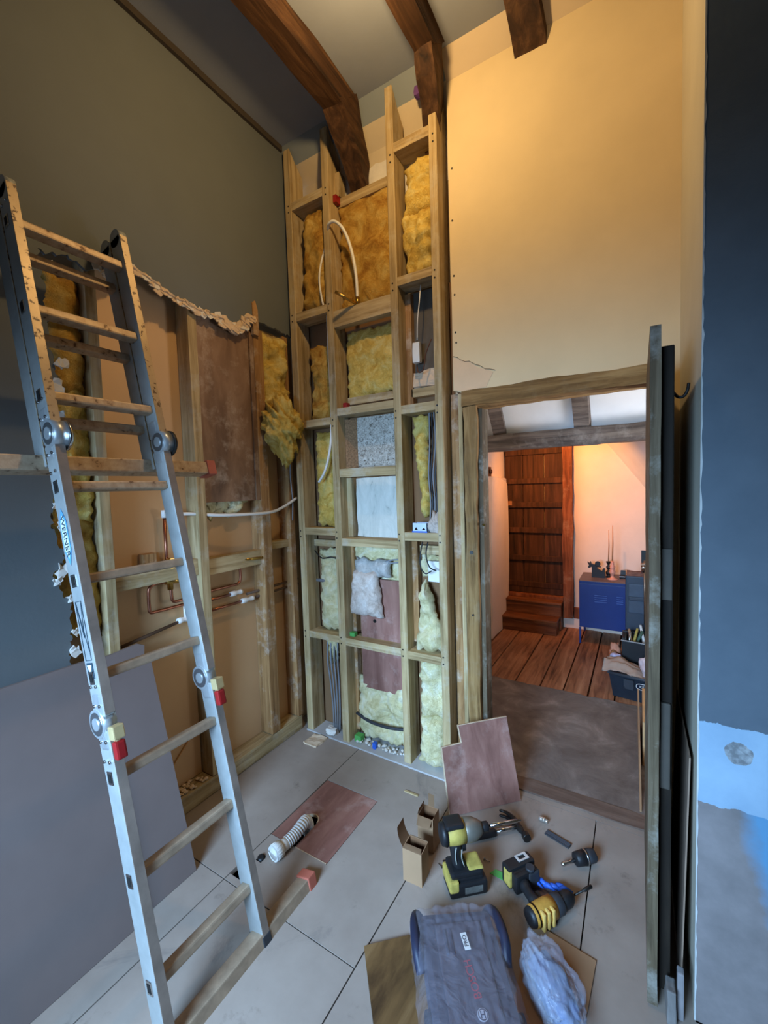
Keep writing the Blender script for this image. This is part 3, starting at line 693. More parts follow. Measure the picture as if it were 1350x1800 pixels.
# ================================================================== LEFT STUD FRAME
lf = thing('stud_frame', 'old pine stud frame bared under the torn left wall plaster', 'stud frame', (-1.86, 1.35, 0))
for y0, y1, z0, z1, m in ((0.838, 0.878, 0.10, 2.42, w_pine_z), (1.268, 1.314, 0.09, 2.41, w_pine_z), (1.668, 1.732, 0.09, 2.40, w_pine_old), (1.89, 1.93, 0.09, 2.42, w_pine_old)):
    bm = B(-1.904, -1.812, y0, y1, z0, z1, bev=0.002)
    if y0 < 1.7 and y0 > 1.3:
        pass
    obj('stud', bm, m, lf)
bm = prism(bmesh.new(), [(-1.795, 1.655, 2.36), (-1.795, 1.695, 2.36), (-1.793, 1.69, 2.50), (-1.795, 1.675, 2.545), (-1.797, 1.655, 2.53)], (-0.02, 0, 0)); obj('splinter', bm, w_pine_old, lf)
for y0, y1, z0, z1 in ((1.314, 1.668, 1.090, 1.172), (1.732, 1.89, 1.160, 1.205), (0.878, 1.268, 1.105, 1.185)):
    obj('nogging', B(-1.900, -1.836, y0, y1, z0, z1, bev=0.002), w_pine_y, lf)
obj('nogging', B(-1.90, -1.84, 1.732, 1.89, 2.37, 2.42, bev=0.002), w_pine_y, lf)
obj('packing_block', B(-1.902, -1.86, 1.02, 1.08, 1.10, 1.24, bev=0.002), w_pine_old, lf)
obj('sole_plate', B(-1.905, -1.812, 0.70, 1.92, 0.002, 0.085, bev=0.004), w_pine_y, lf)
bm = prism(bmesh.new(), [(-1.90, 0.99, 0.09), (-1.90, 1.262, 0.34), (-1.90, 1.262, 0.09)], (0.006, 0, 0)); obj('offcut_sheet', bm, tanboard, lf)
bm = B(-1.838, -1.828, 1.314, 1.667, 1.455, 2.40, bev=0.001)
o = obj('hardboard_panel', bm, w_hardboard, at=(-1.83, 1.49, 1.455)); tag(o, 'dusty brown hardboard panel between the left wall studs', 'panel')
obj('edge_strip', B(-1.826, -1.816, 1.640, 1.667, 1.455, 2.37, bev=0.002), w_hardboard, o)
batt('insulation_batt', 'amber wool seen through the broken plaster behind the ladder top', 'x', 0.71, 0.838, 1.90, 2.345, -1.865, 0.02, ins_amber, 20, amp=0.018)
batt('insulation_batt', 'lumpy wool behind the ladder beside the middle of torn plaster', 'x', 0.70, 0.838, 1.40, 1.92, -1.865, 0.025, ins_y, 21, amp=0.025)
batt('insulation_batt', 'wool low behind the ladder rail at the plaster break', 'x', 0.70, 0.838, 0.95, 1.42, -1.865, 0.02, ins_amber, 22, amp=0.02)
batt('insulation_batt', 'tall yellow wool batt spilling out beside the room corner', 'x', 1.733, 1.905, 1.90, 2.395, -1.835, 0.045, ins_y, 23, amp=0.034)
bm = bmesh.new(); bmesh.ops.create_icosphere(bm, subdivisions=5, radius=1.0)
for v in bm.verts:
    p = v.co.copy(); q = Vector((p.x+0.5*p.y, p.y*0.6, p.z))
    n = 1+0.30*fbm(p.x*1.4+7, p.y*1.4, p.z*1.4, 3)+0.34*(1-2*abs(fbm(q.x*1.2+q.z*2.2+q.y*1.8, q.y*1.0-q.z*0.8, 4.0, 2)))+0.10*fbm(p.x*7, p.y*7, p.z*7, 4)
    tail = max(0, -p.z-0.45)
    v.co = Vector((-1.745+p.x*0.072*n, 1.795+p.y*0.105*n*(1-0.8*tail), 1.872+p.z*0.125*n-0.10*tail))
for f in bm.faces: f.smooth = True
tag(obj('insulation_batt', bm, ins_y, at=(-1.745, 1.795, 1.872)), 'big round yellow wool tuft drooping beside the leftmost tall stud', 'insulation', 'mineral wool in the stud bays')
batt('insulation_batt', 'torn wool wisps under the brown hardboard panel', 'x', 1.34, 1.62, 1.385, 1.475, -1.86, 0.02, ins_pale, 25, amp=0.03, rag=0.03, taper=(0, 0, 0.02, 0.13))

# ================================================================== PIPES AND CABLES
pk = thing('copper_pipework', 'copper shower pipework with valve and white joints on left wall', 'pipework', (-1.87, 1.2, 0.9))
X = -1.868
bm = bmesh.new(); r = 0.0075
tube(bm, [(X, 1.131, 1.40), (X, 1.130, 1.10)], r)
tube(bm, curve_pts([(X, 1.13, 1.10), (X, 1.07, 1.10), (X, 1.042, 1.085), (X, 1.036, 1.05), (X, 1.036, 1.0), (X, 1.04, 0.978), (X, 1.07, 0.973), (X, 1.22, 0.972)], 5), r)
tube(bm, curve_pts([(X+0.01, 1.137, 1.10), (X+0.01, 1.137, 1.03), (X+0.01, 1.145, 1.003), (X+0.01, 1.18, 0.998), (X+0.01, 1.262, 0.998)], 5), r)
tube(bm, [(X, 1.10, 1.103), (X, 1.29, 1.092)], r)
obj('copper_pipe', bm, copper, pk, smooth=True)
bm = bmesh.new()
tube(bm, curve_pts([(X, 1.315, 1.003), (X, 1.49, 1.003), (X, 1.525, 1.006), (X, 1.542, 1.03), (X, 1.542, 1.13)], 5), r)
obj('copper_pipe', bm, copper, pk, smooth=True)
for q in ([(X, 1.32, 0.957), (X, 1.47, 0.957)], [(X, 1.32, 0.902), (X, 1.54, 0.902)]): obj('copper_pipe', tube(bmesh.new(), q, r), copper, pk)
for q in ([(X, 1.58, 0.934), (X, 1.99, 0.938)], [(X, 1.60, 0.903), (X, 1.99, 0.905)], [(X, 0.88, 0.86), (X, 1.17, 0.895)]):
    obj('dull_pipe', tube(bmesh.new(), q, 0.008), plain('dull_pipe', (96, 74, 58), 0.6, 0.3), pk)
bm = bmesh.new()
tube(bm, [(X, 1.131, 1.395), (X, 1.131, 1.43)], 0.013); tube(bm, [(X-0.004, 1.131, 1.42), (X+0.02, 1.131, 1.42)], 0.012)
obj('white_joint', bm, white_pl, pk)
for y0, y1, z in ((1.47, 1.545, 0.957), (1.54, 1.625, 0.902), (1.165, 1.215, 0.900)):
    bm = tube(bmesh.new(), [(X, y0, z), (X, y0+0.012, z), (X, (y0+y1)/2-0.008, z), (X, (y0+y1)/2+0.004, z), (X, y1-0.01, z), (X, y1, z)], [0.012, 0.015, 0.015, 0.0105, 0.014, 0.014], 12)
    obj('white_joint', bm, white_pl, pk)
obj('white_joint', tube(bmesh.new(), [(X, 1.212, 0.965), (X, 1.212, 0.905)], 0.013), white_pl, pk)
v = obj('shower_valve', tube(tube(tube(bmesh.new(), [(X+0.006, 1.136, 1.06), (X+0.006, 1.136, 1.19)], 0.013, 12), [(X+0.006, 1.115, 1.10), (X+0.006, 1.205, 1.096)], 0.014, 12), [(X, 1.136, 1.185), (X+0.035, 1.136, 1.185)], 0.024, 14), brass, pk)
obj('valve_cap', tube(bmesh.new(), [(X+0.006, 1.195, 1.096), (X+0.006, 1.222, 1.096)], 0.018, 14), chrome, pk)
bm = bmesh.new(); tube(bm, [(X+0.01, 1.542, 1.128), (X+0.03, 1.542, 1.132)], 0.013, 12); tube(bm, [(X+0.02, 1.53, 1.133), (X+0.045, 1.66, 1.128)], 0.008, 12)
obj('brass_elbow', bm, brass, pk)
o = obj('plastic_pipe', T([(-1.862, 1.145, 1.408), (-1.845, 1.25, 1.405), (-1.80, 1.41, 1.388), (-1.79, 1.69, 1.382), (-1.80, 1.82, 1.405), (-1.80, 1.94, 1.455)], 0.0085, 8), white_pl, at=(-1.84, 1.5, 1.39), smooth=True)
tag(o, 'long white plastic pipe curving along the left wall studs', 'pipe')
o = obj('plastic_pipe', T([(-1.475, 1.935, 2.93), (-1.445, 1.905, 2.945), (-1.40, 1.90, 2.94), (-1.352, 1.91, 2.885), (-1.318, 1.925, 2.78), (-1.300, 1.935, 2.65), (-1.296, 1.938, 2.505)], 0.0085, 8), white_pl, at=(-1.36, 1.92, 2.7), smooth=True)
tag(o, 'white plastic pipe hooping out of second stud to brass elbow', 'pipe')
el = obj('brass_fitting', tube(tube(bmesh.new(), [(-1.296, 1.938, 2.53), (-1.297, 1.935, 2.485)], 0.011, 12), [(-1.296, 1.935, 2.492), (-1.365, 1.83, 2.538)], 0.0085, 12), brass, at=(-1.297, 1.93, 2.49), smooth=True)
tag(el, 'brass elbow fitting sticking out above the deep nogging', 'pipe fitting')
o = obj('plastic_pipe', T([(-1.505, 1.965, 2.90), (-1.535, 1.945, 2.80), (-1.550, 1.935, 2.70), (-1.545, 1.94, 2.60), (-1.530, 1.955, 2.50)], 0.006, 8), white_pl, at=(-1.53, 1.95, 2.6), smooth=True); tag(o, 'thin white pipe running down left narrow bay behind second stud', 'pipe')
o = obj('plastic_pipe', T([(-1.515, 1.95, 2.49), (-1.510, 1.945, 2.25), (-1.503, 1.94, 2.0), (-1.505, 1.93, 1.80), (-1.52, 1.915, 1.68), (-1.545, 1.905, 1.60), (-1.585, 1.90, 1.545)], 0.0075, 8), white_pl, at=(-1.52, 1.93, 2.0), smooth=True); tag(o, 'white pipe end curling out over the slim yellow wool', 'pipe')
o = obj('conduit', CY((-1.70, 1.985, 0.945), (-1.502, 1.985, 0.948), 0.011, 12), grey_cab, at=(-1.6, 1.985, 0.945)); tag(o, 'grey conduit crossing the pale wool in left narrow bay', 'pipe')
o = obj('black_pipe', T([(-1.435, 1.985, 0.165), (-1.33, 1.965, 0.150), (-1.2, 1.96, 0.150), (-1.088, 1.975, 0.160)], 0.009, 6), char_pl, at=(-1.26, 1.97, 0.15), smooth=True); tag(o, 'dark pipe sagging across the wool at foot of central bay', 'pipe')
def cable(label, pts, r=0.0035, m=grey_cab, group='electric cables in the stud bays'):
    o = obj('cable', T(pts, r, 6, 6), m, at=pts[0], smooth=True); tag(o, label, 'cable', group); return o
random.seed(3)
for k, (a, lab) in enumerate(((-0.905, 'outermost grey cable'), (-0.893, 'second grey cable'), (-0.881, 'third grey cable'), (-0.869, 'innermost grey cable'))):
    cable(lab + ' of the bundle beside the yellow wool strip', [(a-0.01, 1.99, 1.90), (a-0.005+0.004*k, 1.975, 1.72), (a-0.012, 1.97, 1.56), (a-0.006, 1.972, 1.42), (a-0.012, 1.968, 1.30)], 0.004, [grey_cab, char_pl, grey_cab, char_pl][k])
for k, lab in enumerate(('leftmost grey cable hanging', 'second grey cable hanging', 'third grey cable hanging', 'rightmost grey cable hanging')):
    a = -1.64+0.026*k
    cable(lab + ' to the floor in the lowest left bay', [(a, 1.99, 0.58), (a+0.01, 1.97, 0.46), (a+0.03-0.004*k, 1.965, 0.33), (a+0.042-0.008*k, 1.965, 0.18), (a+0.046-0.012*k, 1.965, 0.035)], 0.0055, grey_cab)
cable('grey wire upper of two looping across pale wool above ply panel', [(-1.40, 1.99, 1.105), (-1.33, 1.975, 1.075), (-1.24, 1.97, 1.080), (-1.15, 1.97, 1.105), (-1.09, 1.98, 1.11)], 0.004)
cable('grey wire lower of two looping across pale wool above ply panel', [(-1.38, 1.99, 1.09), (-1.28, 1.97, 1.065), (-1.18, 1.965, 1.085), (-1.09, 1.98, 1.095)], 0.004)
cable('black flex looped down from the right nogging like a hook', [(-0.955, 1.955, 1.215), (-0.963, 1.94, 1.15), (-0.96, 1.935, 1.085), (-0.93, 1.93, 1.055), (-0.90, 1.94, 1.07)], 0.0035, black_pl)
cable('second black flex looped down beside the small white box', [(-0.925, 1.955, 1.215), (-0.93, 1.94, 1.15), (-0.91, 1.935, 1.09), (-0.88, 1.95, 1.07)], 0.0035, black_pl)
cable('black wires poking out above the left pale wool pad', [(-1.70, 1.975, 1.13), (-1.66, 1.955, 1.11), (-1.62, 1.95, 1.09), (-1.56, 1.955, 1.10), (-1.51, 1.97, 1.085)], 0.004, black_pl)
cable('white flex hanging from the third right nogging to a white connector', [(-0.935, 1.97, 2.51), (-0.938, 1.955, 2.42), (-0.948, 1.95, 2.33), (-0.955, 1.955, 2.24)], 0.003, white_pl)
cable('brown wire curled beside the white connector', [(-0.97, 1.975, 2.12), (-0.955, 1.96, 2.08), (-0.925, 1.955, 2.09), (-0.91, 1.955, 2.16), (-0.88, 1.96, 2.23)], 0.003, plain('brown_wire', (92, 52, 30)))
cable('grey cable dropping beside the leftmost tall stud under the tuft', [(-1.80, 1.905, 1.75), (-1.803, 1.898, 1.60), (-1.80, 1.905, 1.45), (-1.803, 1.90, 1.32)], 0.004)
o = obj('connector', roughen(B(-0.985, -0.945, 1.955, 1.985, 2.13, 2.23, bev=0.004), 0.003, 20, 2), white_pl, at=(-0.965, 1.97, 2.13)); tag(o, 'small white cable connector in the dark right bay', 'connector')
o = obj('plaster_scrap', roughen(B(-1.02, -0.87, 2.01, 2.04, 2.02, 2.10), 0.012, 15, 5), plaster_bare, at=(-0.95, 2.02, 2.02)); tag(o, 'crumbled pinkish scrap on the batten in right bay', 'plaster scrap')
o = obj('board_offcut', B(-1.01, -0.857, 2.035, 2.046, 2.06, 2.51), plain('grey_recess', (92, 86, 78), 0.9), at=(-0.93, 2.04, 2.06)); tag(o, 'dull grey board at the back of the dark right bay', 'panel')
sw = thing('switch_box', 'pale blue back box lying on the right bay nogging', 'switch box', (-0.95, 1.95, 1.267))
sbm = bmesh.new()
for a in ((-0.998, -0.912, 1.925, 1.929, 1.268, 1.315), (-0.998, -0.912, 1.975, 1.979, 1.268, 1.315), (-0.998, -0.994, 1.925, 1.979, 1.268, 1.315), (-0.916, -0.912, 1.925, 1.979, 1.268, 1.315), (-0.998, -0.912, 1.925, 1.979, 1.266, 1.270)): box(sbm, *a)
obj('box_body', sbm, plain('pale_blue_box', (188, 204, 226), 0.5), sw)
obj('knockout', prism(prism(bmesh.new(), [(-0.985, 1.9245, 1.28), (-0.965, 1.9245, 1.28), (-0.975, 1.9245, 1.294)], (0, 0.002, 0)), [(-0.945, 1.9245, 1.28), (-0.922, 1.9245, 1.28), (-0.930, 1.9245, 1.292)], (0, 0.002, 0)), dark_m, sw)
obj('base_strip', B(-0.998, -0.912, 1.923, 1.927, 1.2665, 1.274), blue_pl, sw)
batt('wool_scrap', 'off white fluff heaped beside the pale blue back box', 'y', -0.92, -0.845, 1.255, 1.36, 1.95, 0.03, ins_white, 40, amp=0.03, rag=0.02, taper=(0.02, 0.01, 0, 0))
o = obj('junction_box', B(-0.945, -0.868, 1.99, 2.02, 1.00, 1.11, bev=0.004), white_pl, at=(-0.90, 2.0, 1.0)); tag(o, 'white junction box behind black flex loops', 'junction box')
o = obj('plaster_scrap', roughen(B(-1.63, -1.565, 1.93, 1.975, 0.012, 0.045), 0.016, 18, 5), plaster_white, at=(-1.6, 1.95, 0.012)); tag(o, 'crumpled white scrap at the foot of hanging grey cables', 'plaster scrap')
o = obj('plaster_scrap', roughen(B(-1.70, -1.60, 1.80, 1.90, 0.0, 0.010), 0.008, 18, 6), plaster_bare, at=(-1.65, 1.85, 0)); tag(o, 'thin pale flake on floor beside the left sole plate', 'plaster scrap')
o = obj('wood_sliver', B(-0.985, -0.91, 1.735, 1.745, 0.0, 0.005), w_pine_x, at=(-0.95, 1.74, 0)); tag(o, 'small wooden sliver on floor before the third stud', 'wood scrap')
bm = bmesh.new(); random.seed(11)
for k in range(60):
    x = random.uniform(-1.42, -1.10); y = 1.975 + random.uniform(-0.03, 0.02) ; s = random.uniform(0.004, 0.011)
    bmesh.ops.create_icosphere(bm, subdivisions=1, radius=s, matrix=Matrix.Translation((x, y, 0.011+s*0.8)) @ Matrix.Diagonal((1, 1, 0.7, 1)))
o = obj('plaster_rubble', bm, plaster_white, at=(-1.26, 1.975, 0.01)); tag(o, 'white plaster crumbs along the foot of the central bay', 'rubble'); o['kind'] = 'stuff'
bm = bmesh.new()
for k in range(30):
    y = random.uniform(1.02, 1.24); x = random.uniform(-1.885, -1.82); s = random.uniform(0.006, 0.014)
    bmesh.ops.create_icosphere(bm, subdivisions=1, radius=s, matrix=Matrix.Translation((x, y, 0.086+s*0.6)) @ Matrix.Diagonal((1, 1, 0.6, 1)))
o = obj('plaster_rubble', bm, plaster_bare, at=(-1.85, 1.1, 0.086)); tag(o, 'broken plaster bits on the left sole plate beside the ladder', 'rubble'); o['kind'] = 'stuff'

# ================================================================== PLASTERBOARD OFFCUTS leaning on the left wall
def lean_sheet(label, y0, y1, x_bot, x_top, ztop, th, rag_top=False):
    bm = bmesh.new(); pts = [(y0, 0.0), (y1, 0.0)]
    top = [(y1, ztop), (y0, ztop)]
    if rag_top: top = [(y1+0.015, 0.80), (y1-0.005, 0.835), (y1+0.004, 0.868), (y1-0.02, 0.880), (y1-0.12, 0.872), (y0, 0.872)]
    n = []
    for y, z in pts+top:
        n.append((x_bot+(x_top-x_bot)*z/ztop, y, z+0.002))
    prism(bm, n, (-th, 0, -th*0.3 if False else 0)); tri_caps(bm)
    o = obj('plasterboard_sheet', bm, gypsum, at=(x_bot, (y0+y1)/2, 0)); tag(o, label, 'plasterboard', 'plasterboard offcuts leaning on the left wall'); return o
lean_sheet('large grey plasterboard sheet leaning nearest, in front of the other', -0.60, 0.735, -1.487, -1.770, 0.885, 0.0125)
lean_sheet('grey plasterboard sheet with ragged top corner behind the ladder', 0.10, 0.955, -1.506, -1.785, 0.872, 0.0125, True)

# ================================================================== LADDER
lad = thing('folding_ladder', 'tall hinged aluminium ladder leaning on the left wall, dusty rungs', 'ladder', (-1.05, 0.74, 0))
TH = math.atan2(0.615, 2.55); LD = Vector((-math.sin(TH), 0, math.cos(TH))); LN = Vector((math.cos(TH), 0, math.sin(TH))); L0 = Vector((-1.050, 0, 0.0))
def LP(s, y, n): return L0 + LD*s + LN*n + Vector((0, y, 0))
def lbox(bm, s0, s1, y0, y1, n0, n1, bev=0.003):
    vs0 = len(bm.verts)
    b2 = bmesh.new(); box(b2, n0, n1, y0, y1, s0, s1, bev)
    m = Matrix((LN, Vector((0, 1, 0)), LD)).transposed().to_4x4(); m.translation = L0
    b2.transform(m); me = bpy.data.meshes.new('t'); b2.to_mesh(me); b2.free(); bm.from_mesh(me); bpy.data.meshes.remove(me); return bm
YL0, YL1, YR0, YR1 = 0.561, 0.589, 0.889, 0.917
for (s0, s1, n0, n1) in ((0.015, 0.875, -0.066, 0.0), (0.915, 1.715, -0.066, 0.0), (1.765, 2.545, -0.066, 0.0), (1.66, 2.545, -0.140, -0.073)):
    for (y0, y1, side) in ((YL0, YL1, -1), (YR0, YR1, 1)):
        bm = lbox(bmesh.new(), s0, s1, y0, y1, n0, n1, 0.004)
        if s1 > 2.5:  # rounded end cheeks
            p0 = LP(s1-0.004, y0, (n0+n1)/2); p1 = LP(s1-0.004, y1, (n0+n1)/2); cyl(bm, p0, p1, 0.033, 20)
        rail = obj('rail', bm, alu, lad)
        # splash-covered front lip
        fb = lbox(bmesh.new(), s0+0.005, s1-0.005, y0+0.001, y1-0.001, n1-0.002, n1+0.0012, 0.0005)
        obj('rail_front', fb, alu_dirty if s0 > 1 else alu_grim, rail)
        if n1 == 0.0:
            yo = y0-0.0015 if side < 0 else y1+0.0015
            for q in (0.185, 0.465, 0.745, 1.025, 1.305, 1.585, 1.865, 2.145, 2.425):
                if s0 < q < s1:
                    obj('rung_end', lbox(bmesh.new(), q-0.019, q+0.019, yo-0.002, yo+0.002, -0.046, -0.020, 0.0018), chrome, rail)
                    obj('rung_socket', lbox(bmesh.new(), q-0.012, q+0.012, yo-0.0028, yo+0.0028, -0.041, -0.025, 0.0005), dark_m, rail)
            # rivets at the section ends
            for q in ((s1-0.03, s1-0.085) if s1 < 1.8 else (s1-0.06,)) + ((s0+0.03, s0+0.085) if s0 > 0.5 else ()):
                for nn in (-0.018, -0.048):
                    pp_ = LP(q, yo, nn); obj('rivet', cyl(bmesh.new(), pp_-Vector((0, 0.003, 0)), pp_+Vector((0, 0.003, 0)), 0.005, 8), steel, rail)
for q in (0.185, 0.465, 0.745, 1.025, 1.305, 1.585, 1.865, 2.145, 2.425):
    obj('rung', lbox(bmesh.new(), q-0.014, q+0.014, YL1-0.004, YR0+0.004, -0.052, -0.014, 0.006), rung_m if q > 1.4 else rung_low, lad)
for q in (1.815, 2.095, 2.375):
    obj('rung', lbox(bmesh.new(), q-0.014, q+0.014, YL1-0.004, YR0+0.004, -0.122, -0.086, 0.006), rung_m, lad)
# stabiliser bars with red end caps
for s, n0, n1, y0, y1 in ((0.015, -0.055, 0.0, 0.37, 1.115), (1.675, -0.145, -0.085, 0.33, 1.125)):
    bar = obj('stabiliser_bar', lbox(bmesh.new(), s-0.024, s+0.024, y0, y1, n0, n1, 0.004), rung_m if s > 1 else rung_low, lad)
    for a, b_ in ((y0-0.035, y0+0.004), (y1-0.004, y1+0.035)):
        obj('end_cap', lbox(bmesh.new(), s-0.030, s+0.030, a, b_, n0-0.004, n1+0.005, 0.004), pink_rub, bar)
# hinges
for s, red in ((0.895, True), (1.742, False)):
    for y0, y1, side in ((YL0, YL1, -1), (YR0, YR1, 1)):
        ym = (y0+y1)/2; nc = -0.050 if red else -0.016
        h = obj('hinge', cyl(cyl(lbox(lbox(bmesh.new(), s-0.075, s-0.005, y0-0.002, y1+0.002, -0.058, -0.010, 0.008), s+0.005, s+0.085, y0-0.002, y1+0.002, -0.058, -0.010, 0.008), LP(s, ym-0.018, nc), LP(s, ym+0.018, nc), 0.041, 26), LP(s, ym-0.022, nc), LP(s, ym+0.022, nc), 0.018, 18), plain('hinge_zinc', (176, 180, 180), 0.35, 0.6), lad)
        ring = bmesh.new()
        cyl(ring, LP(s, ym-0.0195, nc), LP(s, ym+0.0195, nc), 0.033, 24); obj('hinge_ring', ring, plain('shiny_zinc', (150, 152, 154), 0.3, 0.9), h)
        if red:
            obj('hinge_latch', lbox(lbox(bmesh.new(), s-0.045, s-0.008, ym-0.015, ym+0.015, 0.000, 0.030, 0.003), s-0.056, s-0.040, ym-0.006, ym+0.006, 0.002, 0.02, 0.002), plain('pale_brass', (212, 188, 136), 0.35, 0.5), h)
            obj('release_tab', lbox(bmesh.new(), s-0.100, s-0.050, ym-0.014, ym+0.014, 0.004, 0.028, 0.006), red_pl, h)
        else:
            obj('hinge_cheek', cyl(bmesh.new(), LP(s-0.004, ym+0.018, -0.012), LP(s-0.004, ym+0.026, -0.012), 0.046, 26), chrome if side < 0 else dark_metal, h)
for y0, y1 in ((YL0, YL1), (YR0, YR1)):
    obj('foot', lbox(bmesh.new(), -0.006, 0.03, y0-0.003, y1+0.003, -0.069, 0.003, 0.004), char_pl, lad)
# labels on the outer face of the left rail
yo = YL0-0.0008
dec = plain('label_blue', (88, 150, 190), 0.4, var=0.03); decd = plain('label_ink', (40, 60, 72), 0.5, var=0.03); decw = plain('label_pale', (206, 220, 220), 0.4, var=0.03)
bm = prism(bmesh.new(), [LP(s, yo, n) for s, n in ((1.520, -0.033), (1.482, -0.013), (1.392, -0.013), (1.350, -0.033), (1.392, -0.053), (1.482, -0.053))], (0, -0.0006, 0)); lab = obj('maker_label', bm, dec, lad)
bm = prism(bmesh.new(), [LP(s, yo-0.0007, n) for s, n in ((1.500, -0.033), (1.478, -0.018), (1.396, -0.018), (1.370, -0.033), (1.396, -0.048), (1.478, -0.048))], (0, -0.0005, 0)); obj('label_field', bm, decw, lab)
text_mesh('lettering', 'WERNER', 0.030, plain('letter_ink', (30, 40, 48), 0.5), lab, Matrix.Translation(-wloc(lad)) @ basis(-LD, LN, LP(1.437, yo-0.0014, -0.033)))
bm = bmesh.new()
def frame_strip(a, b_, wd=0.0016):
    d = Vector((b_[0]-a[0], b_[1]-a[1])); pn = Vector((-d.y, d.x)).normalized()*wd/2
    prism(bm, [LP(a[0]+pn.x, yo, a[1]+pn.y), LP(b_[0]+pn.x, yo, b_[1]+pn.y), LP(b_[0]-pn.x, yo, b_[1]-pn.y), LP(a[0]-pn.x, yo, a[1]-pn.y)], (0, -0.0008, 0))
for a, b_ in (((1.245, -0.050), (1.245, -0.016)), ((1.075, -0.050), (1.075, -0.016)), ((1.245, -0.050), (1.075, -0.050)), ((1.245, -0.016), (1.075, -0.016)), ((1.240, -0.048), (1.140, -0.033)), ((1.140, -0.033), (1.240, -0.018)), ((1.240, -0.048), (1.10, -0.018))): frame_strip(a, b_)
obj('instruction_label', bm, decd, lad)
bm = prism(bmesh.new(), [LP(s, yo, n) for s, n in ((1.068, -0.050), (1.068, -0.016), (1.022, -0.016), (1.022, -0.050))], (0, -0.0008, 0)); sq = obj('arrow_label', bm, decd, lad)
bm = prism(bmesh.new(), [LP(s, yo-0.001, n) for s, n in ((1.062, -0.046), (1.062, -0.020), (1.028, -0.033))], (0, -0.0006, 0)); obj('arrow_mark', bm, decw, sq)

# ================================================================== BATHROOM DOOR standing open, seen edge-on
dr = struct(thing('door_1', 'old thick plank door standing open at right, seen edge-on', 'door', (0.045, 2.0, 0)))
obj('plank_layer', roughen(B(0.026, 0.051, 1.323, 1.992, 0.012, 1.898), 0.0022, 7, 24, long_axis=2), w_doorgrey, dr)
obj('back_layer', B(0.0515, 0.082, 1.362, 1.98, 0.03, 1.852, bev=0.004), w_doorshade, dr)
obj('latch_case', B(0.052, 0.080, 1.352, 1.361, 1.172, 1.312, bev=0.003), plain('grey_block', (72, 66, 58), 0.8), dr)
obj('lock_block', B(0.0515, 0.078, 1.350, 1.362, 0.64, 0.885, bev=0.004), plain('grey_block', (72, 66, 58), 0.8), dr)
obj('coat_hook', T([(0.082, 1.45, 1.745), (0.095, 1.448, 1.728), (0.108, 1.446, 1.728), (0.116, 1.445, 1.742), (0.119, 1.445, 1.762)], 0.004, 6), black_iron, dr)
# boards stored in the slot behind the door
o = obj('board', prism(bmesh.new(), [(0.108, 1.40, 0.0), (0.112, 1.40, 0.0), (0.128, 1.40, 0.72), (0.124, 1.40, 0.72)], (0, 0.45, 0)), plain('slot_board', (140, 118, 100), 0.8), at=(0.11, 1.6, 0)); tag(o, 'thin board standing on edge in the dark slot behind the open door', 'board')
o = obj('offcut', roughen(B(0.070, 0.092, 1.300, 1.345, 0.002, 0.10, bev=0.004), 0.004, 20, 4), plain('grey_offcut', (120, 116, 112), 0.9), at=(0.08, 1.32, 0)); tag(o, 'grey offcut on the floor at the foot of the open door', 'offcut')
o = obj('offcut', B(0.096, 0.112, 1.325, 1.35, 0.002, 0.14, bev=0.004), plain('pale_offcut', (136, 132, 132), 0.9), at=(0.10, 1.33, 0)); tag(o, 'pale narrow offcut standing between open door and wall corner', 'offcut')

# ================================================================== FLOOR HATCH, HOSE
hm = bmesh.new()
pts = [(-1.374, 1.232), (-1.310, 1.232)]
cx, rr = -1.2735, 0.0365
pts = [(-1.374, 1.232), (cx-rr, 1.232), (cx-rr, 1.375)] + [(cx-rr*math.cos(math.pi*k/10), 1.375+rr*math.sin(math.pi*k/10)) for k in range(1, 10)] + [(cx+rr, 1.375), (cx+rr, 1.232), (-1.069, 1.232), (-1.069, 1.618), (-1.374, 1.618)]
prism(hm, [(x, y, -0.014) for x, y in pts], (0, 0, 0.013)); tri_caps(hm)
hatch = obj('floor_hatch', hm, w_plyh, at=(-1.22, 1.42, -0.014)); tag(hatch, 'red ply hatch panel with a rounded slot set into the floor', 'hatch')
obj('raw_edge', B(-1.236, -1.069, 1.2295, 1.2325, -0.012, 0.0005), w_ply_edge, hatch)
bm = bmesh.new(); n = 20
for k in range(n):
    a0 = math.pi*(k/n); a1 = math.pi*((k+1)/n)
    q = [(cx-math.cos(a)*r_, 1.375+math.sin(a)*r_, -0.012) for a, r_ in ((a0, rr), (a0, rr-0.004), (a1, rr-0.004), (a1, rr))]
    prism(bm, q, (0, 0, 0.0122))
obj('slot_lip', bm, w_ply_edge, hatch)
hs = thing('waste_hose', 'white ribbed waste hose coming up through the hatch slot', 'hose', (-1.26, 1.25, 0))
path = curve_pts([(-1.272, 1.365, -0.10), (-1.270, 1.355, -0.03), (-1.260, 1.332, 0.030), (-1.250, 1.295, 0.046), (-1.250, 1.248, 0.036), (-1.258, 1.205, 0.028)], 18)
rad = [0.0215 + 0.0042*(1 if (i//2) % 2 == 0 else -1) for i in range(len(path))]
obj('ribbed_tube', tube(bmesh.new(), path, rad, 18), white_pl, hs)
a = Vector((-1.258, 1.208, 0.028)); d = Vector((-0.10, -0.99, 0.02)).normalized()
obj('cuff', tube(bmesh.new(), [a, a+d*0.042], 0.024, 20), white_pl, hs)
nut = bmesh.new()
pr = [(0.034, 0.026), (0.036, 0.031), (0.070, 0.031), (0.072, 0.027), (0.060, 0.025), (0.048, 0.024)]
tube(nut, [a+d*x for x, _ in pr[:4]], [r_ for _, r_ in pr[:4]], 22, cap=False)
tube(nut, [a+d*0.072, a+d*0.0721, a+d*0.050], [0.031, 0.024, 0.024], 22, cap=False)
nu = obj('screw_collar', nut, white_pl, hs)
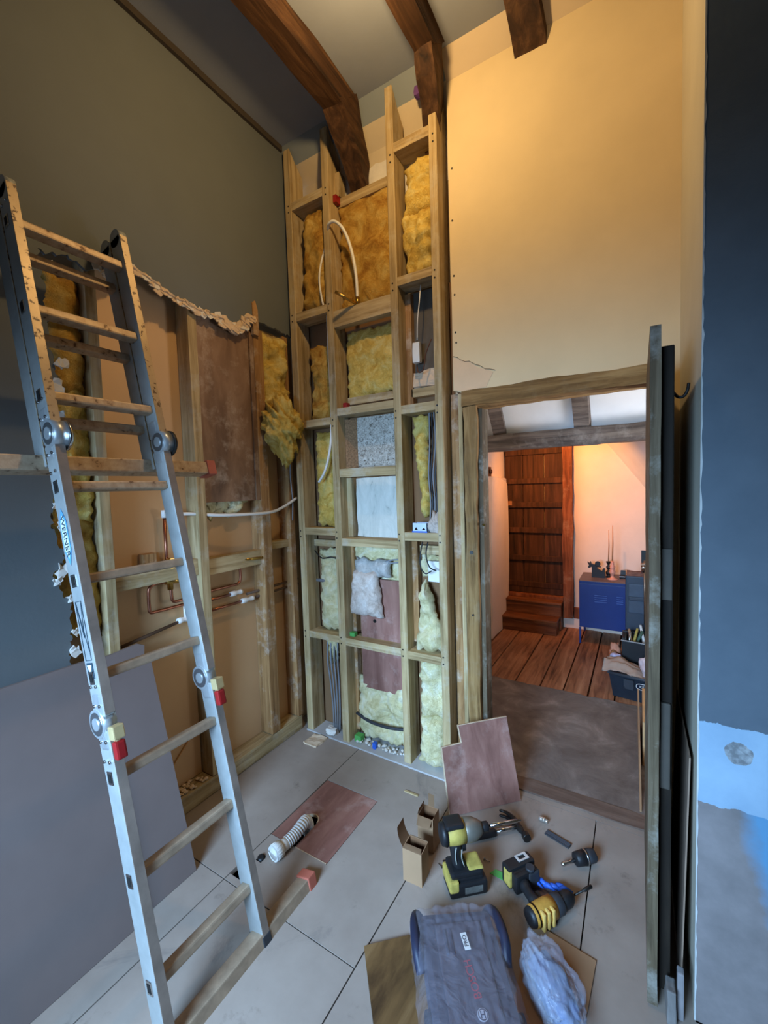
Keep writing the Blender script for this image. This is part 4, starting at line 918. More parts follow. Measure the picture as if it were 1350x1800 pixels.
obj('seal', cyl(bmesh.new(), a+d*0.050, a+d*0.052, 0.0245, 20), plain('blue_grey_seal', (92, 100, 140), 0.5), nu)
rb = bmesh.new(); u_, v_ = frame_for(d)
for k in range(18):
    an = 2*math.pi*k/18; c = a+d*0.053+(u_*math.cos(an)+v_*math.sin(an))*0.0312; cyl(rb, c-d*0.014, c+d*0.014, 0.0016, 6)
obj('grip_rib', rb, white_pl, nu)
o = obj('pipe_stub', tube(bmesh.new(), [(-1.318, 1.128, -0.06), (-1.322, 1.12, 0.008)], 0.012, 12), black_pl, at=(-1.32, 1.12, 0)); tag(o, 'black pipe stub poking from a floor notch near the ladder foot', 'pipe')

# ================================================================== CARDBOARD BOXES
def carton(label, x0, x1, y0, y1, h, rz, tall_flap):
    c = thing('cardboard_box', label, 'box', ((x0+x1)/2, (y0+y1)/2, 0), 'open cardboard boxes on the floor'); c.rotation_euler = (0, 0, rz)
    w_, d_ = (x1-x0)/2, (y1-y0)/2; t = 0.002
    bm = bmesh.new()
    for b_ in ((-w_, w_, -d_, -d_+t, 0, h), (-w_, w_, d_-t, d_, 0, h), (-w_, -w_+t, -d_+t, d_-t, 0, h), (w_-t, w_, -d_+t, d_-t, 0, h), (-w_+t, w_-t, -d_+t, d_-t, 0, t)): box(bm, *b_)
    obj('carton', bm, card_m, c, local=True)
    bm = bmesh.new()
    for b_ in ((-w_+t, w_-t, -d_+t, -d_+t*1.6, t, h-0.001), (-w_+t, w_-t, d_-t*1.6, d_-t, t, h-0.001), (-w_+t, -w_+t*1.6, -d_+t, d_-t, t, h-0.001), (w_-t*1.6, w_-t, -d_+t, d_-t, t, h-0.001)): box(bm, *b_)
    obj('carton_inside', bm, card_in, c, local=True)
    # curved lid flap on the left (-x) side, two dust flaps
    def flap(side, wd, ln, ang0, bend):
        bm = bmesh.new(); rows = []; pos = Vector((0, 0)); ang = ang0; n = 8
        for k in range(n+1):
            rows.append(pos.copy()); pos += Vector((math.cos(ang), math.sin(ang)))*ln/n; ang += bend/n
        for th in (0.0, 0.0016):
            pass
        vs = []
        for p_ in rows:
            vs.append([bm.verts.new(((-w_+p_.x*-1) if side == '-x' else (w_+p_.x) if side == '+x' else -wd, 0, 0)) for _ in range(0)])
        for k, p_ in enumerate(rows):
            tp = 1-0.10*k/n
            if side == '-x': vs[k] = [bm.verts.new((-w_-p_.x, -wd*tp, h+p_.y)), bm.verts.new((-w_-p_.x, wd*tp, h+p_.y))]
            if side == '-y': vs[k] = [bm.verts.new((-wd*tp, -d_-p_.x, h+p_.y)), bm.verts.new((wd*tp, -d_-p_.x, h+p_.y))]
            if side == '+y': vs[k] = [bm.verts.new((-wd*tp, d_+p_.x, h+p_.y)), bm.verts.new((wd*tp, d_+p_.x, h+p_.y))]
            if side == '+x': vs[k] = [bm.verts.new((w_+p_.x, -wd*tp, h+p_.y)), bm.verts.new((w_+p_.x, wd*tp, h+p_.y))]
        for k in range(n): bm.faces.new((vs[k][0], vs[k][1], vs[k+1][1], vs[k+1][0]))
        bmesh.ops.solidify(bm, geom=bm.faces[:], thickness=0.0018)
        obj('flap', bm, card_m, c, local=True)
    if tall_flap:
        flap('-x', d_-0.003, 0.074, R(55), R(38)); flap('-y', w_-0.003, 0.020, R(150), R(25)); flap('+y', w_-0.003, 0.02, R(120), R(30))
    else:
        flap('-x', d_-0.003, 0.030, R(95), R(20)); flap('+y', w_*0.4, 0.055, R(85), R(10)); flap('-y', w_-0.003, 0.034, R(-35), R(-20)); flap('+x', d_*0.9, 0.012, R(70), R(10))
    return c
carton('small open cardboard box nearer the camera with one curled flap up', -0.768, -0.690, 1.325, 1.393, 0.128, R(3), True)
carton('small open cardboard box behind the other, flaps crumpled down', -0.781, -0.713, 1.480, 1.548, 0.143, R(2), False)

# ================================================================== PLY PANEL leaning by the doorway
s2 = 2**-.5; k = 0.30; kk = math.sqrt(1+k*k); E_ = Vector((s2, s2, 0)); U_ = (Vector((-s2, s2, 0))*k+Vector((0, 0, 1)))/kk; NN = E_.cross(U_)
bp = Vector((-0.726, 1.692, 0.002))
bm = prism(bmesh.new(), [bp+E_*a_+U_*b_ for a_, b_ in ((0, 0), (0.361, 0), (0.352, 0.371), (0.094, 0.369), (0.101, 0.292), (0, 0.288))], -NN*0.010); tri_caps(bm)
lp = obj('plywood_offcut', bm, w_ply, at=(-0.6, 1.82, 0)); tag(lp, 'notched red ply offcut leaning at the left of the doorway', 'plywood')
bm = bmesh.new()
for a_, b_ in (((0.0, 0.288), (0.101, 0.292)), ((0.101, 0.292), (0.094, 0.369)), ((0.094, 0.369), (0.352, 0.371)), ((0, 0), (0, 0.288))):
    p0 = bp+E_*a_[0]+U_*a_[1]; p1 = bp+E_*b_[0]+U_*b_[1]; dv = (p1-p0).normalized(); sd = NN.cross(dv)*0.0016
    prism(bm, [p0-sd+NN*0.0006, p1-sd+NN*0.0006, p1+sd+NN*0.0006, p0+sd+NN*0.0006], -NN*0.0112)
obj('raw_edge', bm, w_ply_edge, lp)

# ================================================================== POWER TOOLS
def power_tool(label, kind):
    t = thing('cordless_drill' if kind == 'drill' else 'impact_driver', label, 'power tool')
    P = lambda n, bm, m, par=t, sm=False: obj(n, bm, m, par, local=True, smooth=sm)
    zc = 0.182
    # head: motor housing along +x
    if kind == 'driver':
        prof = [(-0.072, 0.010), (-0.070, 0.024), (-0.060, 0.032), (-0.030, 0.035), (0.000, 0.034)]
        P('motor_housing', tube(bmesh.new(), [(x, 0, zc) for x, _ in prof], [r_ for _, r_ in prof], 20), yel_pl)
        P('nose', tube(bmesh.new(), [(0.0, 0, zc), (0.002, 0, zc), (0.030, 0, zc), (0.052, 0, zc), (0.058, 0, zc)], [0.033, 0.0345, 0.033, 0.022, 0.017], 20), plain('scuffed_grey_alloy', (132, 126, 114), 0.45, 0.6))
        P('chuck', tube(bmesh.new(), [(0.056, 0, zc), (0.060, 0, zc), (0.078, 0, zc), (0.082, 0, zc)], [0.012, 0.0145, 0.0145, 0.010], 16), black_pl)
        P('driver_bit', tube(bmesh.new(), [(0.08, 0, zc), (0.088, 0, zc), (0.089, 0, zc), (0.178, 0, zc), (0.179, 0, zc), (0.192, 0, zc)], [0.0035, 0.0035, 0.0060, 0.0060, 0.0035, 0.003], 12), chrome)
        P('top_cover', roughen(box(bmesh.new(), -0.062, -0.004, -0.024, 0.024, zc+0.020, zc+0.040, 0.008), 0.001, 30, 1), black_pl)
        P('rear_cap', tube(bmesh.new(), [(-0.076, 0, zc), (-0.073, 0, zc), (-0.058, 0, zc)], [0.020, 0.030, 0.035], 20), black_pl)
    else:
        prof = [(-0.085, 0.012), (-0.083, 0.026), (-0.070, 0.033), (-0.010, 0.035), (0.015, 0.034)]
        P('motor_housing', tube(bmesh.new(), [(x, 0, zc) for x, _ in prof], [r_ for _, r_ in prof], 20), ochre_pl)
        P('collar', tube(bmesh.new(), [(0.013, 0, zc), (0.016, 0, zc), (0.045, 0, zc), (0.050, 0, zc)], [0.030, 0.033, 0.033, 0.029], 24), char_pl)
        P('chuck', tube(bmesh.new(), [(0.05, 0, zc), (0.053, 0, zc), (0.085, 0, zc), (0.100, 0, zc), (0.108, 0, zc)], [0.024, 0.027, 0.026, 0.018, 0.010], 20), black_pl)
        P('drill_bit', tube(bmesh.new(), [(0.105, 0, zc), (0.160, 0, zc), (0.162, 0, zc), (0.195, 0, zc), (0.200, 0, zc)], [0.0035, 0.0035, 0.0065, 0.0065, 0.001], 10), dark_metal)
        rib = bmesh.new()
        for q in (-0.05, -0.03, -0.01): box(rib, q-0.005, q+0.005, -0.030, 0.030, zc+0.014, zc+0.037, 0.003)
        P('housing_rib', rib, plain('pale_ochre', (214, 176, 96), 0.5))
        P('rear_vent', tube(bmesh.new(), [(-0.088, 0, zc), (-0.085, 0, zc), (-0.06, 0, zc)], [0.018, 0.028, 0.0345], 20), black_pl)
    # handle
    hp = [(-0.022, 0, zc-0.020), (-0.028, 0, zc-0.05), (-0.024, 0, zc-0.085), (-0.014, 0, zc-0.112)]
    P('handle', tube(bmesh.new(), curve_pts(hp, 5), [0.0185]*6+[0.0165]*5+[0.019]*5, 14), black_pl)
    gr = bmesh.new(); tube(gr, curve_pts([(-0.030, -0.0175, zc-0.035), (-0.034, -0.018, zc-0.06), (-0.030, -0.018, zc-0.09)], 5), 0.0022, 6); tube(gr, curve_pts([(-0.012, -0.0175, zc-0.045), (-0.014, -0.018, zc-0.07), (-0.006, -0.0185, zc-0.10)], 5), 0.0018, 6)
    P('grip_line', gr, plain('grip_grey', (150, 150, 140), 0.6))
    P('trigger', box(bmesh.new(), -0.010, 0.006, -0.008, 0.008, zc-0.062, zc-0.034, 0.004), red_pl if False else black_pl)
    # foot and battery
    P('foot', roughen(box(bmesh.new(), -0.052, 0.050, -0.034, 0.034, 0.056, 0.078, 0.008), 0.0008, 30, 1), black_pl)
    P('foot_panel', box(bmesh.new(), 0.004, 0.052, -0.030, 0.030, 0.066, 0.082, 0.006), yel_pl if kind == 'driver' else char_pl)
    bt = P('battery', box(box(bmesh.new(), -0.058, 0.062, -0.038, 0.038, 0.000, 0.046, 0.008), -0.05, 0.05, -0.03, 0.03, 0.044, 0.058, 0.004), black_pl)
    if kind == 'driver':
        P('battery_panel', box(box(bmesh.new(), -0.060, -0.030, -0.0395, 0.0395, 0.020, 0.056, 0.006), -0.02, 0.04, 0.030, 0.0395, 0.012, 0.05, 0.005), yel_pl, bt)
        P('battery_label', box(bmesh.new(), -0.012, 0.045, -0.0388, -0.0376, 0.012, 0.032), plain('worn_label', (92, 90, 84), 0.7, var=0.3, scale=60), bt)
    else:
        P('battery_panel', box(bmesh.new(), -0.060, -0.040, -0.030, 0.030, 0.012, 0.05, 0.006), yel_pl, bt)
        bmh = bmesh.new()
        for a_ in ((-0.002, 0.046, 0.0385, 0.0410, 0.004, 0.010), (-0.002, 0.046, 0.0385, 0.0410, 0.026, 0.032), (-0.002, 0.006, 0.0385, 0.0410, 0.010, 0.026), (0.036, 0.046, 0.0385, 0.0410, 0.010, 0.026)): box(bmh, *a_)
        P('belt_clip', bmh, plain('bright_steel', (228, 226, 220), 0.3, 0.4), t)
        P('selector_dial', tube(bmesh.new(), [(0.02, 0.030, 0.066), (0.02, 0.042, 0.066)], 0.016, 16), char_pl)
    return t
drv = power_tool('yellow and black impact driver standing upright on its battery', 'driver')
drv.location = (-0.553, 1.412, 0.001); drv.rotation_euler = (0, 0, R(41)); drv.scale = (1.2,)*3
dl = power_tool('ochre and black cordless drill lying on its side with long bit', 'drill')
M = Matrix(((0.6, 0, 0.8), (0.8, 0, -0.6), (0, 1, 0))).to_4x4(); M.translation = Vector((-0.404, 1.548, 0.0405)); dl.matrix_world = M
# claw hammer
hmr = thing('claw_hammer', 'claw hammer with black grip lying behind the impact driver', 'hammer', (-0.52, 1.69, 0)); ang = math.atan2(0.14, 0.143); hmr.rotation_euler = (0, 0, ang)
obj('grip', tube(bmesh.new(), [(-0.125, 0, 0.018), (-0.12, 0, 0.018), (-0.08, 0, 0.018), (-0.02, 0, 0.018), (0.0, 0, 0.018), (0.004, 0, 0.018)], [0.010, 0.016, 0.0155, 0.0165, 0.016, 0.010], 14), black_pl, hmr, local=True)
obj('shaft', tube(bmesh.new(), [(0.0, 0, 0.018), (0.105, 0, 0.018)], 0.0095, 14), chrome, hmr, local=True)
hb = bmesh.new()
tube(hb, curve_pts([(0.112, -0.068, 0.018), (0.115, -0.045, 0.018), (0.112, -0.02, 0.018), (0.112, 0.02, 0.018)], 4), [0.0165]*3+[0.0165]*2+[0.011]*3+[0.014]*5, 14)
for sg in (-1, 1): tube(hb, curve_pts([(0.112, 0.012, 0.018+0.005*sg), (0.108, 0.045, 0.018+0.009*sg), (0.092, 0.075, 0.018+0.011*sg), (0.070, 0.092, 0.018+0.012*sg)], 4), [0.011]*4+[0.008]*4+[0.006]*4+[0.002], 10)
obj('hammer_head', hb, dark_metal, hmr, local=True)
# small things on the floor
fl = obj('plastic_packer', box(bmesh.new(), -0.052, 0.052, -0.014, 0.014, 0.0, 0.006, 0.001), char_pl, local=True); fl.location = (-0.285, 1.798, 0.001); fl.rotation_euler = (0, 0, R(-17)); tag(fl, 'flat ridged charcoal plastic strip lying near the threshold', 'plastic strip')
rb = bmesh.new()
for y in (-0.008, -0.003, 0.002, 0.007): box(rb, -0.050, 0.050, y, y+0.002, 0.0055, 0.0075)
obj('ridge', rb, plain('ridge_grey', (74, 76, 82), 0.5), fl, local=True)
ft = obj('pipe_fitting', tube(tube(tube(bmesh.new(), [(-0.018, 0, 0.010), (0.0, 0, 0.010)], 0.009, 12), [(-0.002, 0, 0.011), (0.008, 0, 0.011)], 0.0105, 6), [(0.008, 0, 0.010), (0.02, 0, 0.010)], 0.008, 12), plain('pale_nickel', (214, 206, 194), 0.3, 0.7), local=True); ft.location = (-0.356, 1.867, 0.001); ft.rotation_euler = (0, 0, R(-10)); tag(ft, 'little shiny pipe fitting on floor close to the threshold', 'pipe fitting')
hs_ = thing('hole_saw', 'dark hole saw arbor with bright shank lying near the door', 'hole saw', (-0.185, 1.72, 0.0)); hs_.rotation_euler = (0, 0, R(42))
obj('shank', tube(bmesh.new(), [(-0.088, 0, 0.020), (-0.080, 0, 0.020), (-0.060, 0, 0.022), (-0.020, 0, 0.026)], [0.006, 0.008, 0.006, 0.006], 10), steel, hs_, local=True)
obj('saw_cup', tube(bmesh.new(), [(-0.03, 0, 0.028), (-0.028, 0, 0.028), (0.012, 0, 0.028), (0.013, 0, 0.028)], [0.018, 0.024, 0.027, 0.022], 18), black_pl, hs_, local=True)
obj('clamp_ring', tube(bmesh.new(), [(0.010, 0, 0.028), (0.017, 0, 0.028)], 0.0285, 18), steel, hs_, local=True)
obj('saw_body', roughen(tube(bmesh.new(), [(0.016, 0, 0.028), (0.018, 0, 0.028), (0.050, 0, 0.028), (0.058, 0, 0.028)], [0.022, 0.026, 0.025, 0.018], 14), 0.003, 40, 1), char_pl, hs_, local=True)
bm = bmesh.new(); random.seed(5)
for k_ in range(6):
    ang = R(-60+22*k_); c = Vector((0.018*k_-0.045, 0.006*math.sin(k_*2), 0.012))
    tube(bm, curve_pts([c, c+Vector((0.018*math.cos(ang), 0.018*math.sin(ang), 0.010)), c+Vector((0.045*math.cos(ang*0.5), 0.030*math.sin(ang), 0.004))], 4), [0.010, 0.011, 0.011, 0.010, 0.009, 0.008, 0.006, 0.004, 0.002], 8)
o = obj('crumpled_glove', bm, blue_pl, local=True, smooth=True); o.location = (-0.285, 1.552, 0.001); o.rotation_euler = (0, 0, R(-5)); tag(o, 'crumpled bright blue scrap tucked behind the lying drill', 'scrap')
o = obj('tape_scrap', prism(bmesh.new(), [(-0.035, -0.014, 0.001), (0.03, -0.02, 0.001), (0.035, 0.012, 0.002), (-0.02, 0.012, 0.001)], (0, 0, 0.0015)), green_pl, local=True); o.location = (-0.452, 1.522, 0.0); tag(o, 'flat green scrap on floor left of the lying drill', 'scrap')
for k_, (x, y) in enumerate(((-0.655, 1.478), (-0.668, 1.445))):
    o = obj('screw', tube(tube(bmesh.new(), [(-0.012, 0, 0.004), (0.010, 0, 0.003)], [0.0018, 0.001], 6), [(-0.014, 0, 0.004), (-0.012, 0, 0.004)], 0.004, 8), dark_metal, local=True); o.location = (x, y, 0.0005); o.rotation_euler = (0, 0, 1.0+k_*1.7)
    tag(o, ('loose dark screw farther from the camera' if k_ == 0 else 'loose dark screw nearer the camera') + ' between box and impact driver', 'screw')
sc_ = obj('screw', tube(tube(bmesh.new(), [(-0.012, 0, 0.005), (0.010, 0, 0.003)], [0.0025, 0.001], 6), [(-0.016, 0, 0.005), (-0.012, 0, 0.004)], 0.005, 8), steel, local=True); sc_.location = (-0.51, 1.555, 0.0005); tag(sc_, 'single bright screw right of the impact driver handle', 'screw')

# ================================================================== WRAPPED TOOL CASE, PLASTIC BAG, BOARDS
o = obj('timber_board', prism(bmesh.new(), [(-0.760, 1.044, 0.001), (-0.500, 1.279, 0.001), (-0.30, 1.05, 0.001), (-0.56, 0.815, 0.001)], (0, 0, 0.014)), w_board, at=(-0.53, 1.05, 0)); tag(o, 'flat brown board on floor beneath the plastic-wrapped tool case', 'board')
tb = thing('tool_case', 'dusty dark tool case wrapped in clear plastic with small white label', 'tool case', (-0.415, 1.065, 0.016)); tb.rotation_euler = (0, 0, R(33.5))
W_, L_, H_ = 0.118, 0.185, 0.085
bd = box(bmesh.new(), -W_, W_, -L_, L_, 0, H_, 0.022); casem = plain('dark_case', (58, 58, 70), 0.6, var=0.15, scale=9)
body = obj('case_body', bd, casem, tb, local=True, smooth=False)
lid = obj('lid_panel', box(bmesh.new(), -W_*0.62, W_*0.62, -L_*0.9, L_*0.78, H_-0.004, H_+0.006, 0.006), plain('case_lid', (70, 66, 76), 0.6, var=0.12, scale=12), tb, local=True)
rb = bmesh.new()
for x in (-0.045, -0.028): box(rb, x-0.004, x+0.004, 0.05, 0.12, H_+0.004, H_+0.010, 0.002)
obj('lid_rib', rb, casem, lid, local=True)
for sg in (-1, 1):
    hb = T([(sg*0.095, 0.195, 0.02), (sg*0.122, 0.20, 0.06), (sg*0.134, 0.15, 0.088), (sg*0.136, 0.08, 0.085), (sg*0.128, 0.04, 0.05)], 0.015, 6, 10)
    obj('corner_handle', hb, plain('navy_handle', (34, 38, 58), 0.5), tb, local=True, smooth=True)
for y in (-0.06,):
    obj('side_latch', box(bmesh.new(), -W_-0.016, -W_+0.004, -0.15, -0.06, 0.01, 0.075, 0.008), black_pl, tb, local=True)
    obj('side_latch', box(bmesh.new(), W_-0.004, W_+0.016, -0.17, -0.08, 0.01, 0.07, 0.008), black_pl, tb, local=True)
lb = obj('label', box(bmesh.new(), -0.006, 0.042, 0.045, 0.063, H_+0.011, H_+0.0125), white_pl, tb, local=True)
lb.rotation_euler = (0, 0, R(96)); lb.location = (0.068, 0.062, 0.006)
text_mesh('lettering', 'PRO', 0.017, black_pl, lb, Matrix.Translation((0.018, 0.054, H_+0.0128)))
logo = obj('maker_name', box(bmesh.new(), -0.052, 0.052, -0.011, 0.011, H_+0.0062, H_+0.0068), plain('case_lid', (78, 74, 86)), tb, local=True)
logo.rotation_euler = (0, 0, R(96)); logo.location = (0.012, -0.015, 0.0)
text_mesh('lettering', 'BOSCH', 0.030, plain('faded_red', (150, 52, 62), 0.6), logo, Matrix.Translation((0, 0, H_+0.0070)))
em = obj('maker_emblem', tube(bmesh.new(), [(0, 0, H_+0.006), (0, 0, H_+0.008)], 0.0145, 24), plain('emblem_grey', (168, 164, 172), 0.5), tb, local=True); em.location = (0.018, -0.098, 0)
eb = bmesh.new()
for k_ in range(24):
    a0, a1 = 2*math.pi*k_/24, 2*math.pi*(k_+1)/24
    prism(eb, [(math.cos(a)*r_, math.sin(a)*r_, H_+0.008) for a, r_ in ((a0, 0.0128), (a0, 0.0108), (a1, 0.0108), (a1, 0.0128))], (0, 0, 0.0006))
for b_ in ((-0.006, -0.0036, -0.008, 0.008), (0.0036, 0.006, -0.008, 0.008), (-0.0036, 0.0036, -0.0012, 0.0012)): box(eb, *b_, H_+0.008, H_+0.0086)
obj('emblem_mark', eb, plain('emblem_dark', (74, 72, 84), 0.5), em, local=True)
# clear film laid over the case
bm = bmesh.new(); nx, ny = 44, 64; G = []
for j in range(ny+1):
    row = []
    for i in range(nx+1):
        x = -0.150+0.300*i/nx; y = -0.24+0.452*j/ny
        ex_ = max(0, abs(x)-0.112)/0.04; ey = max(0, y-0.180)/0.035
        z = (H_+0.013)*(1-min(1, ex_)**2*0.85)*(1-min(1, ey)**2*0.8) + 0.010*abs(fbm(x*14, y*7, 3)) + 0.008*abs(fbm(x*38+4, y*14, 1))
        row.append(bm.verts.new((x+0.008*fbm(x*20, y*20, 9), y+0.012*fbm(x*16, y*16, 5), z+0.003)))
    G.append(row)
for j in range(ny):
    for i in range(nx):
        f = bm.faces.new((G[j][i], G[j][i+1], G[j+1][i+1], G[j+1][i])); f.smooth = True
obj('plastic_wrap', bm, film2_m, tb, local=True)
pb = thing('plastic_bag', 'crumpled clear plastic bag of blue cloth beside the tool case', 'bag', (-0.205, 1.205, 0.007)); pb.rotation_euler = (0, 0, R(38))
def lump(sx, sy, sz, amp, seed, sub=4, flat=True):
    bm = bmesh.new(); bmesh.ops.create_icosphere(bm, subdivisions=sub, radius=1.0)
    for v in bm.verts:
        p = v.co.copy(); n = 1+amp*fbm(p.x*1.7+seed, p.y*1.7, p.z*1.7, 5)+amp*0.55*(1-2*abs(fbm(p.x*1.2+p.y*0.7+seed, p.y*0.5, p.z*1.4, 1)))
        v.co = Vector((p.x*sx*n, p.y*sy*n, max(p.z, -0.55)*sz*n+0.55*sz))
    for f in bm.faces: f.smooth = True
    zmin = min(v.co.z for v in bm.verts)
    for v in bm.verts: v.co.z -= zmin
    return bm
obj('blue_cloth', lump(0.048, 0.088, 0.034, 0.25, 3.0), plain('slate_blue_cloth', (84, 102, 140), 0.8, var=0.2, scale=20), pb, local=True)
obj('bag_film', lump(0.064, 0.110, 0.050, 0.30, 8.0, 5), film_m, pb, local=True)
obj('white_fold', lump(0.034, 0.085, 0.052, 0.28, 14.0, 5), film_m, pb, local=True).location = (-0.035, 0.02, 0.0)
o = obj('cardboard_sheet', prism(bmesh.new(), [(-0.31, 1.40, 0.001), (-0.108, 1.372, 0.001), (-0.118, 1.23, 0.001), (-0.135, 1.08, 0.001), (-0.30, 1.02, 0.001)], (0, 0, 0.005)), card_m, at=(-0.2, 1.2, 0)); tag(o, 'brown cardboard sheet under the clear plastic bag', 'cardboard')

# ================================================================== HALL
d2 = struct(thing('door_2', 'dark plank door with battens at the top of the hall steps', 'door', (-0.95, 4.66, 0.30)))
xs = [-1.252, -1.06, -0.845, -0.655]
for a, b_ in zip(xs, xs[1:]): obj('plank', B(a+0.003, b_-0.003, 4.655, 4.675, 0.32, 1.94, bev=0.003), w_halldoor, d2)
for z in (0.415, 0.70, 1.00, 1.27, 1.525, 1.83):
    obj('batten', B(-1.245, -0.662, 4.630, 4.656, z-0.028, z+0.028, bev=0.005), w_halldoor, d2)
obj('bottom_board', B(-1.25, -0.66, 4.635, 4.656, 0.32, 0.40, bev=0.004), w_halldoor, d2)
obj('knob_block', B(-1.215, -1.17, 4.612, 4.632, 1.265, 1.315, bev=0.004), plain('pale_knob_wood', (150, 104, 70), 0.6), d2)
fr2 = thing('hall_door_frame', 'heavy reddish timber posts framing the dark plank door', 'door frame', (-0.95, 4.62, 0))
obj('post', roughen(B(-0.655, -0.562, 4.59, 4.70, 0.10, 2.06), 0.014, 3, 22, long_axis=2), w_hallpost, fr2)
obj('post', roughen(B(-1.330, -1.256, 4.60, 4.70, 0.25, 2.06), 0.014, 3, 22, long_axis=2), w_hallpost, fr2)
obj('sill', B(-1.256, -0.655, 4.58, 4.66, 0.285, 0.318, bev=0.004), w_hallpost, fr2)
stp = thing('wooden_steps', 'two dark wooden steps up to the plank door', 'steps', (-0.96, 4.45, 0))
for k_, (y0, y1, zt, x0, x1) in enumerate(((4.29, 4.47, 0.145, -1.248, -0.672), (4.455, 4.60, 0.285, -1.248, -0.655))):
    obj('riser', B(x0+0.01, x1-0.006, y0+0.012, y0+0.03, 0 if k_ == 0 else 0.145, zt-0.022, bev=0.002), w_step, stp)
    obj('tread', B(x0, x1, y0, y1, zt-0.022, zt, bev=0.005), w_step, stp)
    obj('step_side', B(x1-0.026, x1-0.008, y0+0.03, y1, 0.0, zt-0.022, bev=0.002), w_step, stp)
struct(obj('baseboard_hall', roughen(B(-0.562, 1.4, 4.625, 4.66, 0.10, 0.215, bev=0.004), 0.004, 6, 20, long_axis=0), w_hallpost))
struct(obj('trim_2', roughen(B(-0.660, 1.4, 4.63, 4.66, -0.01, 0.10), 0.004, 6, 20, long_axis=0), hall_m))
struct(obj('trim_3', roughen(B(-1.255, -1.225, 3.2, 4.28, -0.01, 0.09), 0.006, 6, 20, long_axis=1), hall_m))
# plaster nib at the far left with shelf-like top
bm = prism(bmesh.new(), [(-1.26, 3.95, 0.0), (-1.26, 4.60, 0.0), (-1.26, 4.60, 1.50), (-1.26, 4.50, 1.565), (-1.26, 4.05, 1.575), (-1.26, 3.98, 1.2)], (0.055, 0, 0))
struct(obj('wall_hall_nib', roughen(bm, 0.012, 5, 4), hall_m, smooth=False))
pl_ = thing('wall_plate', 'small square brown wall plate with round knob in the hall', 'switch', (-1.238, 4.05, 1.626))
obj('plate', B(-1.247, -1.235, 3.995, 4.105, 1.58, 1.672, bev=0.002), plain('brown_plate', (110, 70, 40), 0.6), pl_)
obj('knob', CY((-1.236, 4.05, 1.626), (-1.215, 4.05, 1.626), 0.022, 16), plain('brown_knob', (84, 50, 30), 0.4), pl_)
# blue locker
lk = thing('metal_cabinet', 'dark blue metal locker cabinet on thin legs by the hall wall', 'cabinet', (-0.28, 4.42, 0))
x0, x1, y0, y1, z0, z1 = -0.467, -0.085, 4.215, 4.61, 0.150, 0.585
obj('cabinet_body', B(x0, x1, y0+0.016, y1, z0, z1, bev=0.004), navy, lk)
obj('cabinet_top', B(x0-0.002, x1+0.002, y0+0.002, y1+0.002, z1, z1+0.006, bev=0.002), plain('cabinet_top', (92, 86, 100), 0.5), lk)
dd = obj('door', B(x0+0.004, x1-0.004, y0, y0+0.016, z0+0.006, z1-0.022, bev=0.003), navy, lk)
vb = bmesh.new()
for z in (0.40, 0.42, 0.44, 0.46): box(vb, x1-0.075, x1-0.025, y0-0.004, y0+0.002, z, z+0.006, 0.001)
for z in (0.40, 0.42, 0.44, 0.46): box(vb, x0+0.13, x0+0.23, y0-0.003, y0+0.002, z, z+0.005, 0.001)
obj('vent_louvre', vb, plain('navy_light', (58, 90, 160), 0.3), dd)
for x in (x0+0.008, x1-0.008):
    for y in (y0+0.010, y1-0.010): obj('leg', B(x-0.008, x+0.008, y-0.008, y+0.008, -0.003, z0, bev=0.002), navy, lk)
zt = z1+0.006
an = thing('animal_organiser', 'black wooden desk organiser shaped like a small standing animal', 'ornament', (-0.335, 4.40, zt))
bm = prism(bmesh.new(), [(-0.375, 4.39, zt), (-0.375, 4.39, zt+0.10), (-0.395, 4.39, zt+0.088), (-0.408, 4.39, zt+0.092), (-0.398, 4.39, zt+0.115), (-0.412, 4.39, zt+0.145), (-0.396, 4.39, zt+0.132), (-0.385, 4.39, zt+0.15), (-0.378, 4.39, zt+0.128), (-0.345, 4.39, zt+0.118), (-0.325, 4.39, zt+0.085), (-0.29, 4.39, zt+0.06), (-0.278, 4.39, zt+0.09), (-0.265, 4.39, zt+0.09), (-0.265, 4.39, zt)], (0, 0.04, 0)); tri_caps(bm)
obj('animal_body', bm, black_iron, an); obj('pen_disc', CY((-0.325, 4.405, zt+0.128), (-0.325, 4.425, zt+0.128), 0.024, 18), black_iron, an); obj('pen_tray', B(-0.355, -0.297, 4.395, 4.425, zt+0.098, zt+0.106, bev=0.002), black_iron, an)
def candlestick(label, x, y, m, prof, hc, base=None):
    c = thing('candlestick', label, 'candlestick', (x, y, zt), 'candlesticks on the blue cabinet')
    obj('stem', tube(bmesh.new(), [(x, y, zt+h) for h, _ in prof], [r_ for _, r_ in prof], 14), m, c)
    h = prof[-1][0]; obj('taper_candle', tube(bmesh.new(), [(x, y, zt+h-0.006), (x+0.004, y, zt+h+hc*0.5), (x+0.002, y, zt+h+hc)], [0.0058, 0.005, 0.0025], 8), plain('tan_candle', (188, 132, 92), 0.5), c)
    return c
pf = [(0, 0.026), (0.006, 0.026), (0.012, 0.010), (0.03, 0.022), (0.045, 0.026), (0.06, 0.014), (0.07, 0.008), (0.085, 0.018), (0.098, 0.021), (0.112, 0.010), (0.125, 0.012), (0.14, 0.020), (0.148, 0.022), (0.150, 0.010)]
candlestick('black twisting candlestick with thin tan taper candle', -0.237, 4.46, black_iron, pf, 0.30)
pk_ = plain('pink_ceramic', (214, 150, 128), 0.4)
pf2 = [(0, 0.045), (0.006, 0.046), (0.012, 0.020), (0.03, 0.012), (0.04, 0.010), (0.052, 0.022), (0.072, 0.027), (0.09, 0.018), (0.10, 0.020), (0.115, 0.024), (0.13, 0.016), (0.145, 0.014), (0.16, 0.014), (0.17, 0.010)]
